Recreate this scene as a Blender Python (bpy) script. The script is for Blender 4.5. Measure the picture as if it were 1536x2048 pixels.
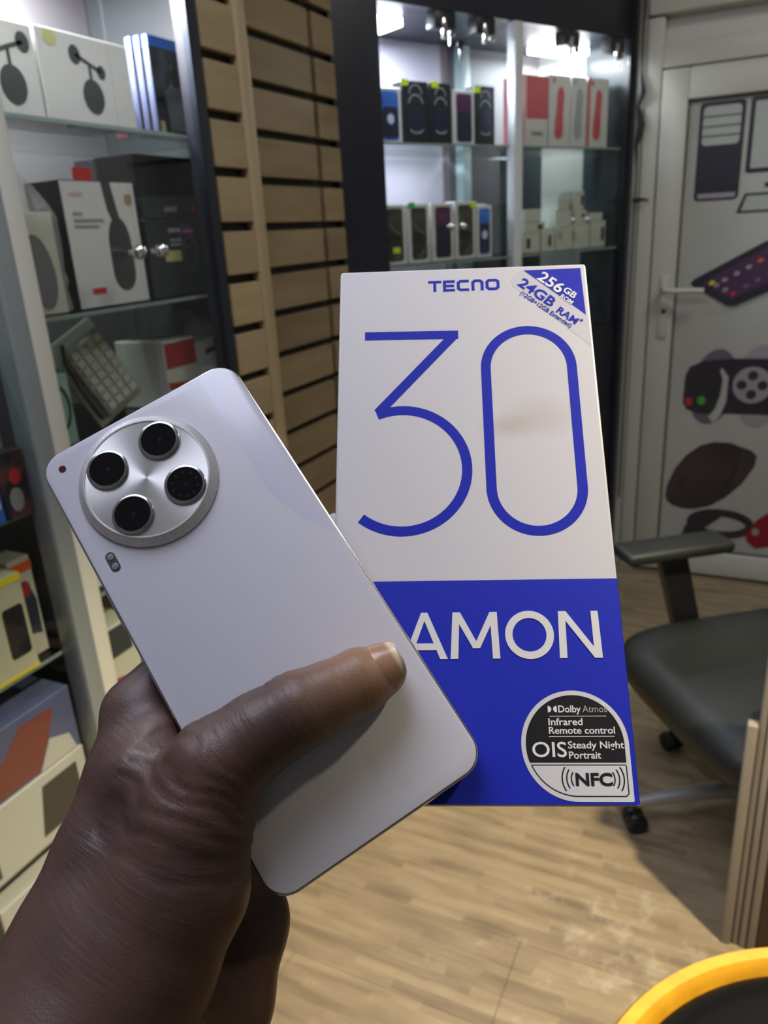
import bpy, bmesh, math, random
import numpy as np
from mathutils import Matrix, Vector

# ---------------------------------------------------------------- scene, camera, light
for o in list(bpy.data.objects):
    bpy.data.objects.remove(o, do_unlink=True)
scene = bpy.context.scene
C = scene.collection
random.seed(4)
rad = math.radians

def set_camera():
    cd = bpy.data.cameras.new('camera')
    cam = bpy.data.objects.new('camera', cd)
    C.objects.link(cam)
    pitch, roll, yaw = rad(19.99), rad(3.304), rad(26.3)
    fh = Vector((-math.sin(yaw), math.cos(yaw), 0))
    r0 = Vector((math.cos(yaw), math.sin(yaw), 0))
    z = Vector((0, 0, 1))
    fw = fh * math.cos(pitch) - z * math.sin(pitch)
    u0 = fh * math.sin(pitch) + z * math.cos(pitch)
    r = r0 * math.cos(roll) - u0 * math.sin(roll)
    u = r0 * math.sin(roll) + u0 * math.cos(roll)
    m = Matrix((r, u, -fw)).transposed().to_4x4()
    m.translation = (0, 0, 1.35)
    cam.matrix_world = m
    cd.sensor_fit = 'VERTICAL'
    cd.sensor_height = 36.0
    cd.lens = 36.0 * 1540 / 2048
    cd.clip_start = 0.01
    cd.dof.use_dof = True
    cd.dof.focus_distance = 0.252
    cd.dof.aperture_fstop = 19
    scene.camera = cam
set_camera()

w = bpy.data.worlds.new('World')
scene.world = w
w.use_nodes = True
w.node_tree.nodes['Background'].inputs[0].default_value = (0.75, 0.78, 0.9, 1)
w.node_tree.nodes['Background'].inputs[1].default_value = 0.04
scene.view_settings.view_transform = 'Standard'
scene.view_settings.look = 'None'
scene.view_settings.gamma = 1
scene.view_settings.use_curve_mapping = False
scene.view_settings.exposure = 0.0

def area_light(name, loc, target, size, power, col, size_y=None, spread=180):
    d = bpy.data.lights.new(name, 'AREA')
    d.energy = power
    d.color = col
    d.size = size
    if size_y:
        d.shape = 'RECTANGLE'
        d.size_y = size_y
    d.spread = rad(spread)
    o = bpy.data.objects.new(name, d)
    C.objects.link(o)
    o.location = loc
    o.rotation_euler = (Vector(target) - Vector(loc)).to_track_quat('-Z', 'Y').to_euler()
    return o
# ceiling fittings of the shop
area_light('ceiling_panel_light', (-0.50, 0.20, 2.58), (-0.50, 0.20, 0), 0.9, 20, (0.80, 0.83, 1.0), 0.9)
area_light('far_ceiling_light', (0.6, 2.0, 2.58), (0.6, 2.0, 0), 0.5, 12, (0.98, 0.97, 0.90), 0.5)
def downlight(loc, target, power, col, cone, blend, radius):
    d = bpy.data.lights.new('recessed_downlight', 'SPOT')
    d.energy = power; d.color = col; d.spot_size = rad(cone); d.spot_blend = blend; d.shadow_soft_size = radius
    o = bpy.data.objects.new('recessed_downlight', d)
    C.objects.link(o)
    o.location = loc
    o.rotation_euler = (Vector(target) - Vector(loc)).to_track_quat('-Z', 'Y').to_euler()
downlight((0.81, 0.63, 2.55), (-0.20, 1.00, 0), 350, (1.0, 0.86, 0.62), 56, 0.6, 0.045)

# ---------------------------------------------------------------- helpers
def link(o, parent=None):
    C.objects.link(o)
    if parent is not None:
        o.parent = parent
    return o

def empty(name, loc=(0, 0, 0), rz=0.0):
    o = bpy.data.objects.new(name, None)
    o.empty_display_size = 0.02
    link(o)
    o.location = loc
    o.rotation_euler = (0, 0, rz)
    return o

def tag(o, label=None, cat=None, group=None, kind=None):
    if label: o['label'] = label
    if cat: o['category'] = cat
    if group: o['group'] = group
    if kind: o['kind'] = kind
    return o

def mesh_obj(name, verts, faces, mats, parent=None, smooth=False, mat_idx=None):
    me = bpy.data.meshes.new(name)
    me.from_pydata([tuple(v) for v in verts], [], [tuple(f) for f in faces])
    for m in (mats if isinstance(mats, (list, tuple)) else [mats]):
        me.materials.append(m)
    if mat_idx:
        me.polygons.foreach_set('material_index', mat_idx)
    if smooth:
        me.polygons.foreach_set('use_smooth', [True] * len(me.polygons))
    me.update()
    return link(bpy.data.objects.new(name, me), parent)

def bm_obj(name, bm, mats, parent=None, smooth=False):
    me = bpy.data.meshes.new(name)
    bmesh.ops.recalc_face_normals(bm, faces=bm.faces)
    bm.to_mesh(me)
    bm.free()
    for m in (mats if isinstance(mats, (list, tuple)) else [mats]):
        me.materials.append(m)
    if smooth:
        me.polygons.foreach_set('use_smooth', [True] * len(me.polygons))
        me.set_sharp_from_angle(angle=rad(35))
    return link(bpy.data.objects.new(name, me), parent)

def add_box(bm, x0, x1, y0, y1, z0, z1, bevel=0.0, seg=2):
    r = bmesh.ops.create_cube(bm, size=1.0)
    for v in r['verts']:
        v.co = Vector(((x0 + x1) / 2 + v.co.x * (x1 - x0), (y0 + y1) / 2 + v.co.y * (y1 - y0), (z0 + z1) / 2 + v.co.z * (z1 - z0)))
    if bevel > 0:
        es = list({e for v in r['verts'] for e in v.link_edges})
        bmesh.ops.bevel(bm, geom=es, offset=bevel, segments=seg, affect='EDGES', profile=0.5)

def box(name, x0, x1, y0, y1, z0, z1, mat, parent=None, bevel=0.0, seg=2, smooth=None):
    bm = bmesh.new()
    add_box(bm, x0, x1, y0, y1, z0, z1, bevel, seg)
    return bm_obj(name, bm, mat, parent, smooth=(bevel > 0 if smooth is None else smooth))

def lathe(name, prof, mat, parent=None, n=48, axis='Z', loc=(0, 0, 0), smooth=True):
    """prof: list of (radius, height); closed at both ends when radius is 0"""
    V, F = [], []
    for r, h in prof:
        for k in range(n):
            a = 2 * math.pi * k / n
            V.append((r * math.cos(a), r * math.sin(a), h))
    for i in range(len(prof) - 1):
        for k in range(n):
            k2 = (k + 1) % n
            F.append((i * n + k, i * n + k2, (i + 1) * n + k2, (i + 1) * n + k))
    F.append(tuple(reversed(range(n))))
    F.append(tuple((len(prof) - 1) * n + k for k in range(n)))
    if axis == 'Y':
        V = [(x, -z, y) for x, y, z in V]
    elif axis == 'X':
        V = [(z, x, y) for x, y, z in V]
    o = mesh_obj(name, V, F, mat, parent)
    o.location = loc
    if smooth:
        o.data.polygons.foreach_set('use_smooth', [True] * len(o.data.polygons))
        o.data.set_sharp_from_angle(angle=rad(40))
    return o

def tube_geo(pts, r, n=10):
    pts = [Vector(p) for p in pts]
    rs = r if isinstance(r, (list, tuple)) else [r] * len(pts)
    V, F = [], []
    prev = None
    for i, p in enumerate(pts):
        t = (pts[min(i + 1, len(pts) - 1)] - pts[max(i - 1, 0)]).normalized()
        if prev is None:
            a = t.orthogonal().normalized()
        else:
            a = (prev - t * prev.dot(t)).normalized()
        prev = a
        b = t.cross(a)
        for k in range(n):
            an = 2 * math.pi * k / n
            V.append(p + (a * math.cos(an) + b * math.sin(an)) * rs[i])
    for i in range(len(pts) - 1):
        for k in range(n):
            k2 = (k + 1) % n
            F.append((i * n + k, i * n + k2, (i + 1) * n + k2, (i + 1) * n + k))
    F.append(tuple(reversed(range(n))))
    F.append(tuple((len(pts) - 1) * n + k for k in range(n)))
    return V, F

def tube(name, pts, r, mat, parent=None, n=10):
    V, F = tube_geo(pts, r, n)
    o = mesh_obj(name, V, F, mat, parent, smooth=True)
    o.data.set_sharp_from_angle(angle=rad(50))
    return o

def prism(name, pts, t, mat, parent=None, plane='XY', off=0.0, smooth=False):
    """outline pts (counter-clockwise) extruded by t; plane XY: up +Z from off; plane XZ: towards -Y from off"""
    n = len(pts)
    V = [(x, y, off) for x, y in pts] + [(x, y, off + t) for x, y in pts]
    F = [tuple(reversed(range(n))), tuple(range(n, 2 * n))]
    for k in range(n):
        k2 = (k + 1) % n
        F.append((k, k2, n + k2, n + k))
    if plane == 'XZ':
        V = [(x, -z, y) for x, y, z in V]
    return mesh_obj(name, V, F, mat, parent, smooth=False)

def ribbon(pts, wdt, closed=False):
    """flat stroke of even width with mitred corners -> (verts2d, quads)"""
    P = [Vector((p[0], p[1])) for p in pts]
    n = len(P)
    V, F = [], []
    for i, p in enumerate(P):
        a = P[i - 1] if (i > 0 or closed) else None
        b = P[(i + 1) % n] if (i < n - 1 or closed) else None
        d1 = (p - a).normalized() if a is not None else (b - p).normalized()
        d2 = (b - p).normalized() if b is not None else d1
        n1 = Vector((-d1.y, d1.x)); n2 = Vector((-d2.y, d2.x))
        m = (n1 + n2)
        m = m.normalized() if m.length > 1e-6 else n1
        k = wdt / 2 / max(0.25, m.dot(n1))
        V += [p + m * k, p - m * k]
    for i in range(n if closed else n - 1):
        j = (i + 1) % n
        F.append((2 * i, 2 * i + 1, 2 * j + 1, 2 * j))
    return V, F

def strokes(name, paths, wdt, mat, parent, z, t, plane='XY'):
    """several strokes as one raised print; paths: list of (points, closed)"""
    V, F = [], []
    for pi_, (pts, closed) in enumerate(paths):
        v, f = ribbon(pts, wdt, closed)
        t += 4e-6 if pi_ else 0
        o = len(V)
        m = len(v)
        V += [(p.x, p.y, z + t) for p in v] + [(p.x, p.y, z) for p in v]
        F += [tuple(o + k for k in q) for q in f]
        seg = m // 2
        for i in range(seg if closed else seg - 1):
            j = (i + 1) % seg
            F.append((o + 2 * j, o + m + 2 * j, o + m + 2 * i, o + 2 * i))
            F.append((o + 2 * i + 1, o + m + 2 * i + 1, o + m + 2 * j + 1, o + 2 * j + 1))
        if not closed:
            F.append((o, o + m, o + m + 1, o + 1))
            F.append((o + m - 2, o + m - 1, o + 2 * m - 1, o + 2 * m - 2))
    if plane == 'XZ':
        V = [(x, -zz, y) for x, y, zz in V]
    return mesh_obj(name, V, F, mat, parent)

def arc(cx, cy, r, a0, a1, n=24, ry=None):
    ry = r if ry is None else ry
    return [(cx + r * math.cos(rad(a0 + (a1 - a0) * k / n)), cy + ry * math.sin(rad(a0 + (a1 - a0) * k / n))) for k in range(n + 1)]

def ellipse(cx, cy, rx, ry, n=28, rot=0):
    c, s = math.cos(rad(rot)), math.sin(rad(rot))
    out = []
    for k in range(n):
        a = 2 * math.pi * k / n
        x, y = rx * math.cos(a), ry * math.sin(a)
        out.append((cx + x * c - y * s, cy + x * s + y * c))
    return out

def rrect(x0, x1, y0, y1, r, n=6):
    return (arc(x1 - r, y1 - r, r, 0, 90, n) + arc(x0 + r, y1 - r, r, 90, 180, n) +
            arc(x0 + r, y0 + r, r, 180, 270, n) + arc(x1 - r, y0 + r, r, 270, 360, n))

def lettering(name, s, size, mat, parent, x, y, z, rot=0.0, plane='XY', width=None, bold=0.0, align='LEFT', t=0.00008):
    cu = bpy.data.curves.new('text', 'FONT')
    cu.body = s
    cu.size = size
    cu.align_x = align
    cu.extrude = t
    cu.offset = bold
    cu.resolution_u = 4
    ob = bpy.data.objects.new('text', cu)
    C.objects.link(ob)
    dg = bpy.context.evaluated_depsgraph_get()
    me = bpy.data.meshes.new_from_object(ob.evaluated_get(dg))
    bpy.data.objects.remove(ob)
    bpy.data.curves.remove(cu)
    co = np.empty(len(me.vertices) * 3)
    me.vertices.foreach_get('co', co)
    co = co.reshape(-1, 3)
    if width:
        co[:, 0] *= width / (co[:, 0].max() - co[:, 0].min())
    me.vertices.foreach_set('co', co.ravel())
    me.materials.clear()
    me.materials.append(mat)
    me.name = name
    o = link(bpy.data.objects.new(name, me), parent)
    if plane == 'XY':
        o.location = (x, y, z)
        o.rotation_euler = (0, 0, rot)
    else:
        o.location = (x, z, y)
        o.rotation_euler = (rad(90), -rot, 0)
    return o

# ---------------------------------------------------------------- materials
MATS = {}
def mat(name, col, rough=0.5, metal=0.0, emit=None, estr=0.0, spec=0.5, coat=0.0):
    if name in MATS:
        return MATS[name]
    m = bpy.data.materials.new(name)
    m.use_nodes = True
    b = m.node_tree.nodes['Principled BSDF']
    b.inputs['Base Color'].default_value = (*col, 1)
    b.inputs['Roughness'].default_value = rough
    b.inputs['Metallic'].default_value = metal
    b.inputs['Specular IOR Level'].default_value = spec
    b.inputs['Coat Weight'].default_value = coat
    if emit:
        b.inputs['Emission Color'].default_value = (*emit, 1)
        b.inputs['Emission Strength'].default_value = estr
    MATS[name] = m
    return m

def nd(m, t, **kw):
    n = m.node_tree.nodes.new(t)
    for k, v in kw.items():
        setattr(n, k, v)
    return n
def lk(m, a, b):
    m.node_tree.links.new(a, b)

def noisy(name, c1, c2, rough=0.5, scale=8.0, stretch=(1, 1, 1), detail=4.0, bump=0.0, metal=0.0, lo=0.35, hi=0.65, spec=0.5):
    """two-tone procedural surface, noise in object space"""
    if name in MATS:
        return MATS[name]
    m = mat(name, c1, rough, metal, spec=spec)
    b = m.node_tree.nodes['Principled BSDF']
    tc = nd(m, 'ShaderNodeTexCoord'); mp = nd(m, 'ShaderNodeMapping')
    mp.inputs['Scale'].default_value = stretch
    nz = nd(m, 'ShaderNodeTexNoise')
    nz.inputs['Scale'].default_value = scale
    nz.inputs['Detail'].default_value = detail
    cr = nd(m, 'ShaderNodeValToRGB')
    cr.color_ramp.elements[0].position = lo; cr.color_ramp.elements[0].color = (*c1, 1)
    cr.color_ramp.elements[1].position = hi; cr.color_ramp.elements[1].color = (*c2, 1)
    lk(m, tc.outputs['Object'], mp.inputs['Vector']); lk(m, mp.outputs[0], nz.inputs['Vector'])
    lk(m, nz.outputs['Fac'], cr.inputs[0]); lk(m, cr.outputs[0], b.inputs['Base Color'])
    if bump:
        bp = nd(m, 'ShaderNodeBump')
        bp.inputs['Strength'].default_value = bump
        bp.inputs['Distance'].default_value = 0.002
        lk(m, nz.outputs['Fac'], bp.inputs['Height']); lk(m, bp.outputs[0], b.inputs['Normal'])
    return m

def glass_mat(name, tint=(0.965, 0.975, 0.965), refl=1.0, rough=0.02):
    if name in MATS:
        return MATS[name]
    m = bpy.data.materials.new(name)
    m.use_nodes = True
    m.node_tree.nodes.clear()
    out = nd(m, 'ShaderNodeOutputMaterial')
    tr = nd(m, 'ShaderNodeBsdfTransparent'); tr.inputs[0].default_value = (*tint, 1)
    gl = nd(m, 'ShaderNodeBsdfGlossy'); gl.inputs['Roughness'].default_value = rough
    fr = nd(m, 'ShaderNodeLayerWeight'); fr.inputs[0].default_value = 0.5
    pw = nd(m, 'ShaderNodeMath', operation='POWER'); pw.inputs[1].default_value = 4.5
    lk(m, fr.outputs['Facing'], pw.inputs[0])
    mu = nd(m, 'ShaderNodeMath', operation='MULTIPLY_ADD'); mu.inputs[1].default_value = 0.9; mu.inputs[2].default_value = 0.018 * refl
    mx = nd(m, 'ShaderNodeMixShader')
    lk(m, pw.outputs[0], mu.inputs[0]); lk(m, mu.outputs[0], mx.inputs[0])
    lk(m, tr.outputs[0], mx.inputs[1]); lk(m, gl.outputs[0], mx.inputs[2]); lk(m, mx.outputs[0], out.inputs[0])
    MATS[name] = m
    return m

def film_mat(name):
    m = mat(name, (0.72, 0.72, 0.70), 0.22, spec=0.8)
    out = m.node_tree.nodes['Material Output']; b = m.node_tree.nodes['Principled BSDF']
    tr = nd(m, 'ShaderNodeBsdfTransparent'); mx = nd(m, 'ShaderNodeMixShader'); mx.inputs[0].default_value = 0.20
    lk(m, tr.outputs[0], mx.inputs[1]); lk(m, b.outputs[0], mx.inputs[2]); lk(m, mx.outputs[0], out.inputs[0])
    return m
GLASS = glass_mat('clear_glass')
SHELF = glass_mat('green_shelf_glass', (0.62, 0.645, 0.63), 1.0, 0.05)
SHEDGE = mat('shelf_glass_edge', (0.26, 0.33, 0.31), 0.25)
PLASTIC = film_mat('crinkled_plastic')
WHITE = mat('white_card', (0.66, 0.66, 0.63), 0.5)
CREAM = mat('cream_paint', (0.62, 0.62, 0.54), 0.45)
GREYAL = mat('grey_aluminium', (0.30, 0.34, 0.34), 0.4, 0.3)
BLACK = mat('black_card', (0.012, 0.014, 0.018), 0.4)
CHAR = mat('charcoal_print', (0.05, 0.058, 0.062), 0.5)
NAVY = noisy('navy_black_laminate', (0.010, 0.012, 0.022), (0.016, 0.018, 0.03), 0.35, 3)
CHROME = mat('chrome', (0.8, 0.8, 0.8), 0.12, 1.0)
RED = mat('red_print', (0.55, 0.03, 0.03), 0.45)
PINKRED = mat('pink_red_print', (0.62, 0.10, 0.12), 0.45)
NEON = mat('neon_tag', (0.62, 0.85, 0.02), 0.5)
GREENTAG = mat('green_tag', (0.03, 0.5, 0.12), 0.5)
YELLOW = mat('yellow_print', (0.72, 0.62, 0.03), 0.5)
ORANGE = mat('orange_print', (0.7, 0.12, 0.03), 0.5)
BLUECASE = mat('blue_plastic', (0.02, 0.16, 0.62), 0.3)
BLUEPR = mat('blue_print', (0.04, 0.16, 0.6), 0.4)
PURPLE = mat('purple_print', (0.10, 0.03, 0.10), 0.4)
TEAL = noisy('teal_print', (0.22, 0.42, 0.34), (0.36, 0.52, 0.45), 0.5, 12)
GREYPR = mat('grey_print', (0.28, 0.29, 0.28), 0.5)
PVC = noisy('white_pvc', (0.50, 0.50, 0.44), (0.56, 0.56, 0.50), 0.35, 2.2)
PVCD = mat('pvc_gasket', (0.10, 0.10, 0.08), 0.6)
PANEL = noisy('door_panel_pvc', (0.42, 0.43, 0.40), (0.47, 0.48, 0.45), 0.22, 1.8)
LED = mat('led_diffuser', (0.9, 0.95, 1.0), 0.5, emit=(0.86, 0.92, 1.0), estr=14.0)

def wood_mat(name, c1, c2, along='Y', rough=0.55, scale=22.0):
    """streaky wood, varied from piece to piece"""
    if name in MATS:
        return MATS[name]
    m = mat(name, c1, rough)
    b = m.node_tree.nodes['Principled BSDF']
    tc = nd(m, 'ShaderNodeTexCoord'); oi = nd(m, 'ShaderNodeObjectInfo')
    ad = nd(m, 'ShaderNodeVectorMath', operation='ADD')
    sc = nd(m, 'ShaderNodeVectorMath', operation='SCALE'); sc.inputs['Scale'].default_value = 13.0
    cb = nd(m, 'ShaderNodeCombineXYZ')
    for k in range(3):
        lk(m, oi.outputs['Random'], cb.inputs[k])
    lk(m, cb.outputs[0], sc.inputs[0])
    mp = nd(m, 'ShaderNodeMapping')
    mp.inputs['Scale'].default_value = {'Y': (1, 0.12, 1), 'X': (0.1, 1, 1), 'Z': (1, 1, 0.1)}[along]
    nz = nd(m, 'ShaderNodeTexNoise'); nz.inputs['Scale'].default_value = scale; nz.inputs['Detail'].default_value = 6
    nz.inputs['Roughness'].default_value = 0.62
    cr = nd(m, 'ShaderNodeValToRGB')
    cr.color_ramp.elements[0].position = 0.32; cr.color_ramp.elements[0].color = (*c1, 1)
    cr.color_ramp.elements[1].position = 0.68; cr.color_ramp.elements[1].color = (*c2, 1)
    hs = nd(m, 'ShaderNodeHueSaturation')
    mr = nd(m, 'ShaderNodeMapRange'); mr.inputs['To Min'].default_value = 0.86; mr.inputs['To Max'].default_value = 1.12
    lk(m, oi.outputs['Random'], mr.inputs['Value']); lk(m, mr.outputs[0], hs.inputs['Value'])
    lk(m, tc.outputs['Object'], ad.inputs[0]); lk(m, sc.outputs[0], ad.inputs[1])
    lk(m, ad.outputs[0], mp.inputs['Vector']); lk(m, mp.outputs[0], nz.inputs['Vector'])
    lk(m, nz.outputs['Fac'], cr.inputs[0]); lk(m, cr.outputs[0], hs.inputs['Color']); lk(m, hs.outputs[0], b.inputs['Base Color'])
    return m
SLAT = wood_mat('slat_wood', (0.235, 0.170, 0.088), (0.33, 0.245, 0.130), 'Y')
SLATP = wood_mat('pale_slat_wood', (0.33, 0.245, 0.125), (0.43, 0.33, 0.18), 'Y')
TRIMW = wood_mat('pale_trim_wood', (0.42, 0.32, 0.17), (0.50, 0.39, 0.22), 'Z')

def floor_material():
    m = mat('laminate_floor', (0.4, 0.3, 0.18), 0.42)
    b = m.node_tree.nodes['Principled BSDF']
    tc = nd(m, 'ShaderNodeTexCoord')
    # narrow blocks running along X, each its own tone
    br = nd(m, 'ShaderNodeTexBrick')
    br.offset = 0.37; br.offset_frequency = 2; br.squash = 0.7; br.squash_frequency = 3
    br.inputs['Scale'].default_value = 1.0
    br.inputs['Brick Width'].default_value = 0.17
    br.inputs['Row Height'].default_value = 0.021
    br.inputs['Mortar Size'].default_value = 0.0
    br.inputs['Color1'].default_value = (0, 0, 0, 1); br.inputs['Color2'].default_value = (1, 1, 1, 1)
    wob = nd(m, 'ShaderNodeTexNoise'); wob.inputs['Scale'].default_value = 9.0
    wv = nd(m, 'ShaderNodeVectorMath', operation='MULTIPLY_ADD')
    wv.inputs[1].default_value = (0.06, 0.012, 0)
    lk(m, tc.outputs['Object'], wob.inputs['Vector']); lk(m, wob.outputs['Color'], wv.inputs[0]); lk(m, tc.outputs['Object'], wv.inputs[2])
    lk(m, wv.outputs[0], br.inputs['Vector'])
    mp = nd(m, 'ShaderNodeMapping'); mp.inputs['Scale'].default_value = (7, 44, 1)
    nz = nd(m, 'ShaderNodeTexNoise'); nz.inputs['Scale'].default_value = 1.0; nz.inputs['Detail'].default_value = 5
    lk(m, tc.outputs['Object'], mp.inputs['Vector']); lk(m, mp.outputs[0], nz.inputs['Vector'])
    mx = nd(m, 'ShaderNodeMix', data_type='FLOAT'); mx.inputs[0].default_value = 0.74
    lk(m, br.outputs['Color'], mx.inputs[2]); lk(m, nz.outputs['Fac'], mx.inputs[3])
    cr = nd(m, 'ShaderNodeValToRGB')
    e = cr.color_ramp.elements
    e[0].position = 0.22; e[0].color = (0.185, 0.138, 0.085, 1)
    e[1].position = 0.80; e[1].color = (0.43, 0.335, 0.205, 1)
    e.new(0.5).color = (0.32, 0.242, 0.145, 1)
    lk(m, mx.outputs[0], cr.inputs[0])
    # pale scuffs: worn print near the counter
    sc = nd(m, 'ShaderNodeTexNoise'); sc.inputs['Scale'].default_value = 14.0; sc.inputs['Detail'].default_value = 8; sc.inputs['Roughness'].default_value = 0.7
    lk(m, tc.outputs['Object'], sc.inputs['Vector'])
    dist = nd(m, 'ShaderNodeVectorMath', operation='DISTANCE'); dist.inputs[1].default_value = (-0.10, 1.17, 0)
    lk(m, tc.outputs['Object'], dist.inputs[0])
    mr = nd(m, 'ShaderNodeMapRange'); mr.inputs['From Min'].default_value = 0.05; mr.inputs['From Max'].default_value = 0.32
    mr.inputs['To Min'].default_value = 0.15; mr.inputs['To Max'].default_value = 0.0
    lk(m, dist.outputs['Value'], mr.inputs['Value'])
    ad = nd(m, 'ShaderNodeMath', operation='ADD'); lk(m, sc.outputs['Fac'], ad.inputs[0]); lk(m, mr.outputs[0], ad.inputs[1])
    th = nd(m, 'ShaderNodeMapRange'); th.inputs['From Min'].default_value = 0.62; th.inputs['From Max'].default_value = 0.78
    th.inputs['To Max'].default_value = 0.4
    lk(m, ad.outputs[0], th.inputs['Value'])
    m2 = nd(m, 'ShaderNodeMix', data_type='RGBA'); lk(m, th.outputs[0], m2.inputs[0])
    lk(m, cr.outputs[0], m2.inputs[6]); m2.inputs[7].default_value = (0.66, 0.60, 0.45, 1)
    lk(m, m2.outputs[2], b.inputs['Base Color'])
    bp = nd(m, 'ShaderNodeBump'); bp.inputs['Strength'].default_value = 0.12; bp.inputs['Distance'].default_value = 0.002
    lk(m, nz.outputs['Fac'], bp.inputs['Height']); lk(m, bp.outputs[0], b.inputs['Normal'])
    return m
FLOOR = floor_material()

# ---------------------------------------------------------------- the room shell
floor = empty('floor')
tag(floor, kind='structure')
box('subfloor', -1.32, 2.2, -1.6, 3.2, -0.05, -0.004, mat('floor_joint', (0.10, 0.07, 0.04), 0.8), floor)
BW, BL = 0.195, 1.26
row = 0
y = -1.6
while y < 3.05:
    shift = (-0.54 + 0.41 * row) % BL
    x = -1.32 - BL + shift
    while x < 2.2:
        a, b_ = max(x, -1.32), min(x + BL, 2.2)
        y1 = min(y + BW, 3.1)
        if b_ - a > 0.02:
            bm = bmesh.new()
            add_box(bm, a + 0.0006, b_ - 0.0006, y + 0.0005, y1 - 0.0005, -0.004, 0.0)
            bm_obj('floor_board', bm, FLOOR, floor)
        x += BL
    y += BW
    row += 1

WALLM = noisy('grey_plaster', (0.36, 0.36, 0.35), (0.42, 0.42, 0.40), 0.8, 3)
tag(box('ceiling', -1.32, 2.2, -1.6, 3.2, 2.6, 2.65, mat('ceiling_white', (0.6, 0.6, 0.6), 0.9)), kind='structure')
tag(box('wall_right', 2.2, 2.25, -1.6, 3.2, 0, 2.6, WALLM), kind='structure')
tag(box('wall_rear', -1.32, 2.2, -1.65, -1.6, 0, 2.6, WALLM), kind='structure')

# left wall: slotted boards beside the glass cabinets
wall_left = box('wall_left', -1.37, -1.32, -1.6, 3.2, 0, 2.6, WALLM)
tag(wall_left, kind='structure')
SLOT = mat('slot_black', (0.010, 0.009, 0.008), 0.6)
box('slot_backing', -1.32, -1.048, 1.415, 1.955, 0, 2.6, SLOT, wall_left)
box('slot_backing', -0.962, -0.950, 1.272, 1.41, 0, 2.6, SLOT, wall_left)
PITCH, GAP = 0.0965, 0.0175
for k in range(-12, 12):
    zc = 1.374 + PITCH * k
    z0, z1 = zc + GAP / 2, min(zc + PITCH - GAP / 2, 2.595)
    if z0 < 0.02:
        continue
    for (xa, ya, yb) in ((-1.03, 1.415, 1.828), (-1.03, 1.850, 1.955), (-0.932, 1.274, 1.376)):
        box('slat_board', xa - 0.018, xa, ya, yb, z0, z1, SLAT if xa < -1 else SLATP, wall_left, bevel=0.0012, seg=1, smooth=False)
box('edge_trim', -0.950, -0.926, 1.376, 1.410, 0, 2.595, TRIMW, wall_left, bevel=0.002)

# back wall with the white plastic door
wall_back = box('wall_back', -1.32, 2.2, 3.10, 3.15, 0, 2.6, WALLM)
tag(wall_back, kind='structure')
DY = 3.034
trim = empty('trim_1', (0, 0, 0))
tag(trim, kind='structure')
box('frame_post', -0.455, -0.427, DY + 0.0, 3.10, 0, 2.6, PVC, trim, bevel=0.003)
box('frame_post', -0.425, -0.374, DY - 0.012, 3.10, 0, 1.955, PVC, trim, bevel=0.004)
box('frame_post', 0.95, 1.02, DY - 0.012, 3.10, 0, 2.0, PVC, trim, bevel=0.004)
box('frame_head', -0.374, 0.95, DY - 0.012, 3.10, 1.806, 1.880, PVC, trim, bevel=0.004)
box('transom_panel', -0.374, 0.95, DY + 0.035, 3.10, 1.880, 1.962, PVC, trim)
box('frame_head', -0.425, 1.02, DY - 0.02, 3.10, 1.962, 2.06, PVC, trim, bevel=0.006)
box('transom_panel', -0.425, 1.02, DY + 0.02, 3.10, 2.06, 2.6, PVC, trim)

door = empty('door_1', (-0.36, DY, 0))
tag(door, kind='structure')
def dbox(name, x0, x1, y0, y1, z0, z1, m, bevel=0.0, parent=None):
    return box(name, x0 + 0.36, x1 + 0.36, y0, y1, z0, z1, m, parent or door, bevel=bevel)
dbox('stile', -0.370, -0.286, -0.02, 0.035, 0.012, 1.800, PVC, 0.005)
dbox('stile', 0.862, 0.946, -0.02, 0.035, 0.012, 1.800, PVC, 0.005)
dbox('rail', -0.286, 0.862, -0.02, 0.035, 1.704, 1.800, PVC, 0.005)
dbox('rail', -0.286, 0.862, -0.02, 0.035, 0.012, 0.105, mat('white_pvc_kick', (0.66, 0.66, 0.60), 0.3), 0.005)
dbox('gasket', -0.288, -0.279, -0.006, 0.0, 0.105, 1.704, PVCD)
dbox('gasket', -0.286, 0.862, -0.006, 0.0, 1.697, 1.706, PVCD)
dbox('gasket', -0.286, 0.862, -0.006, 0.0, 0.103, 0.111, PVCD)
dbox('panel', -0.279, 0.855, 0.002, 0.022, 0.111, 1.697, PANEL)
h = dbox('handle_plate', -0.335, -0.303, -0.028, -0.02, 0.93, 1.15, PVC, 0.004)
tube('lever', [(0.041, -0.03, 1.11), (0.041, -0.062, 1.105), (0.048, -0.068, 1.100), (0.075, -0.070, 1.098), (0.175, -0.068, 1.098)], [0.011, 0.011, 0.011, 0.0105, 0.0095], PVC, h)
lathe('key_cylinder', [(0.008, 0), (0.008, 0.004)], mat('dark_brass', (0.06, 0.055, 0.045), 0.4, 0.6), h, n=20, axis='Y', loc=(0.043, -0.028, 1.025))

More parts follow.
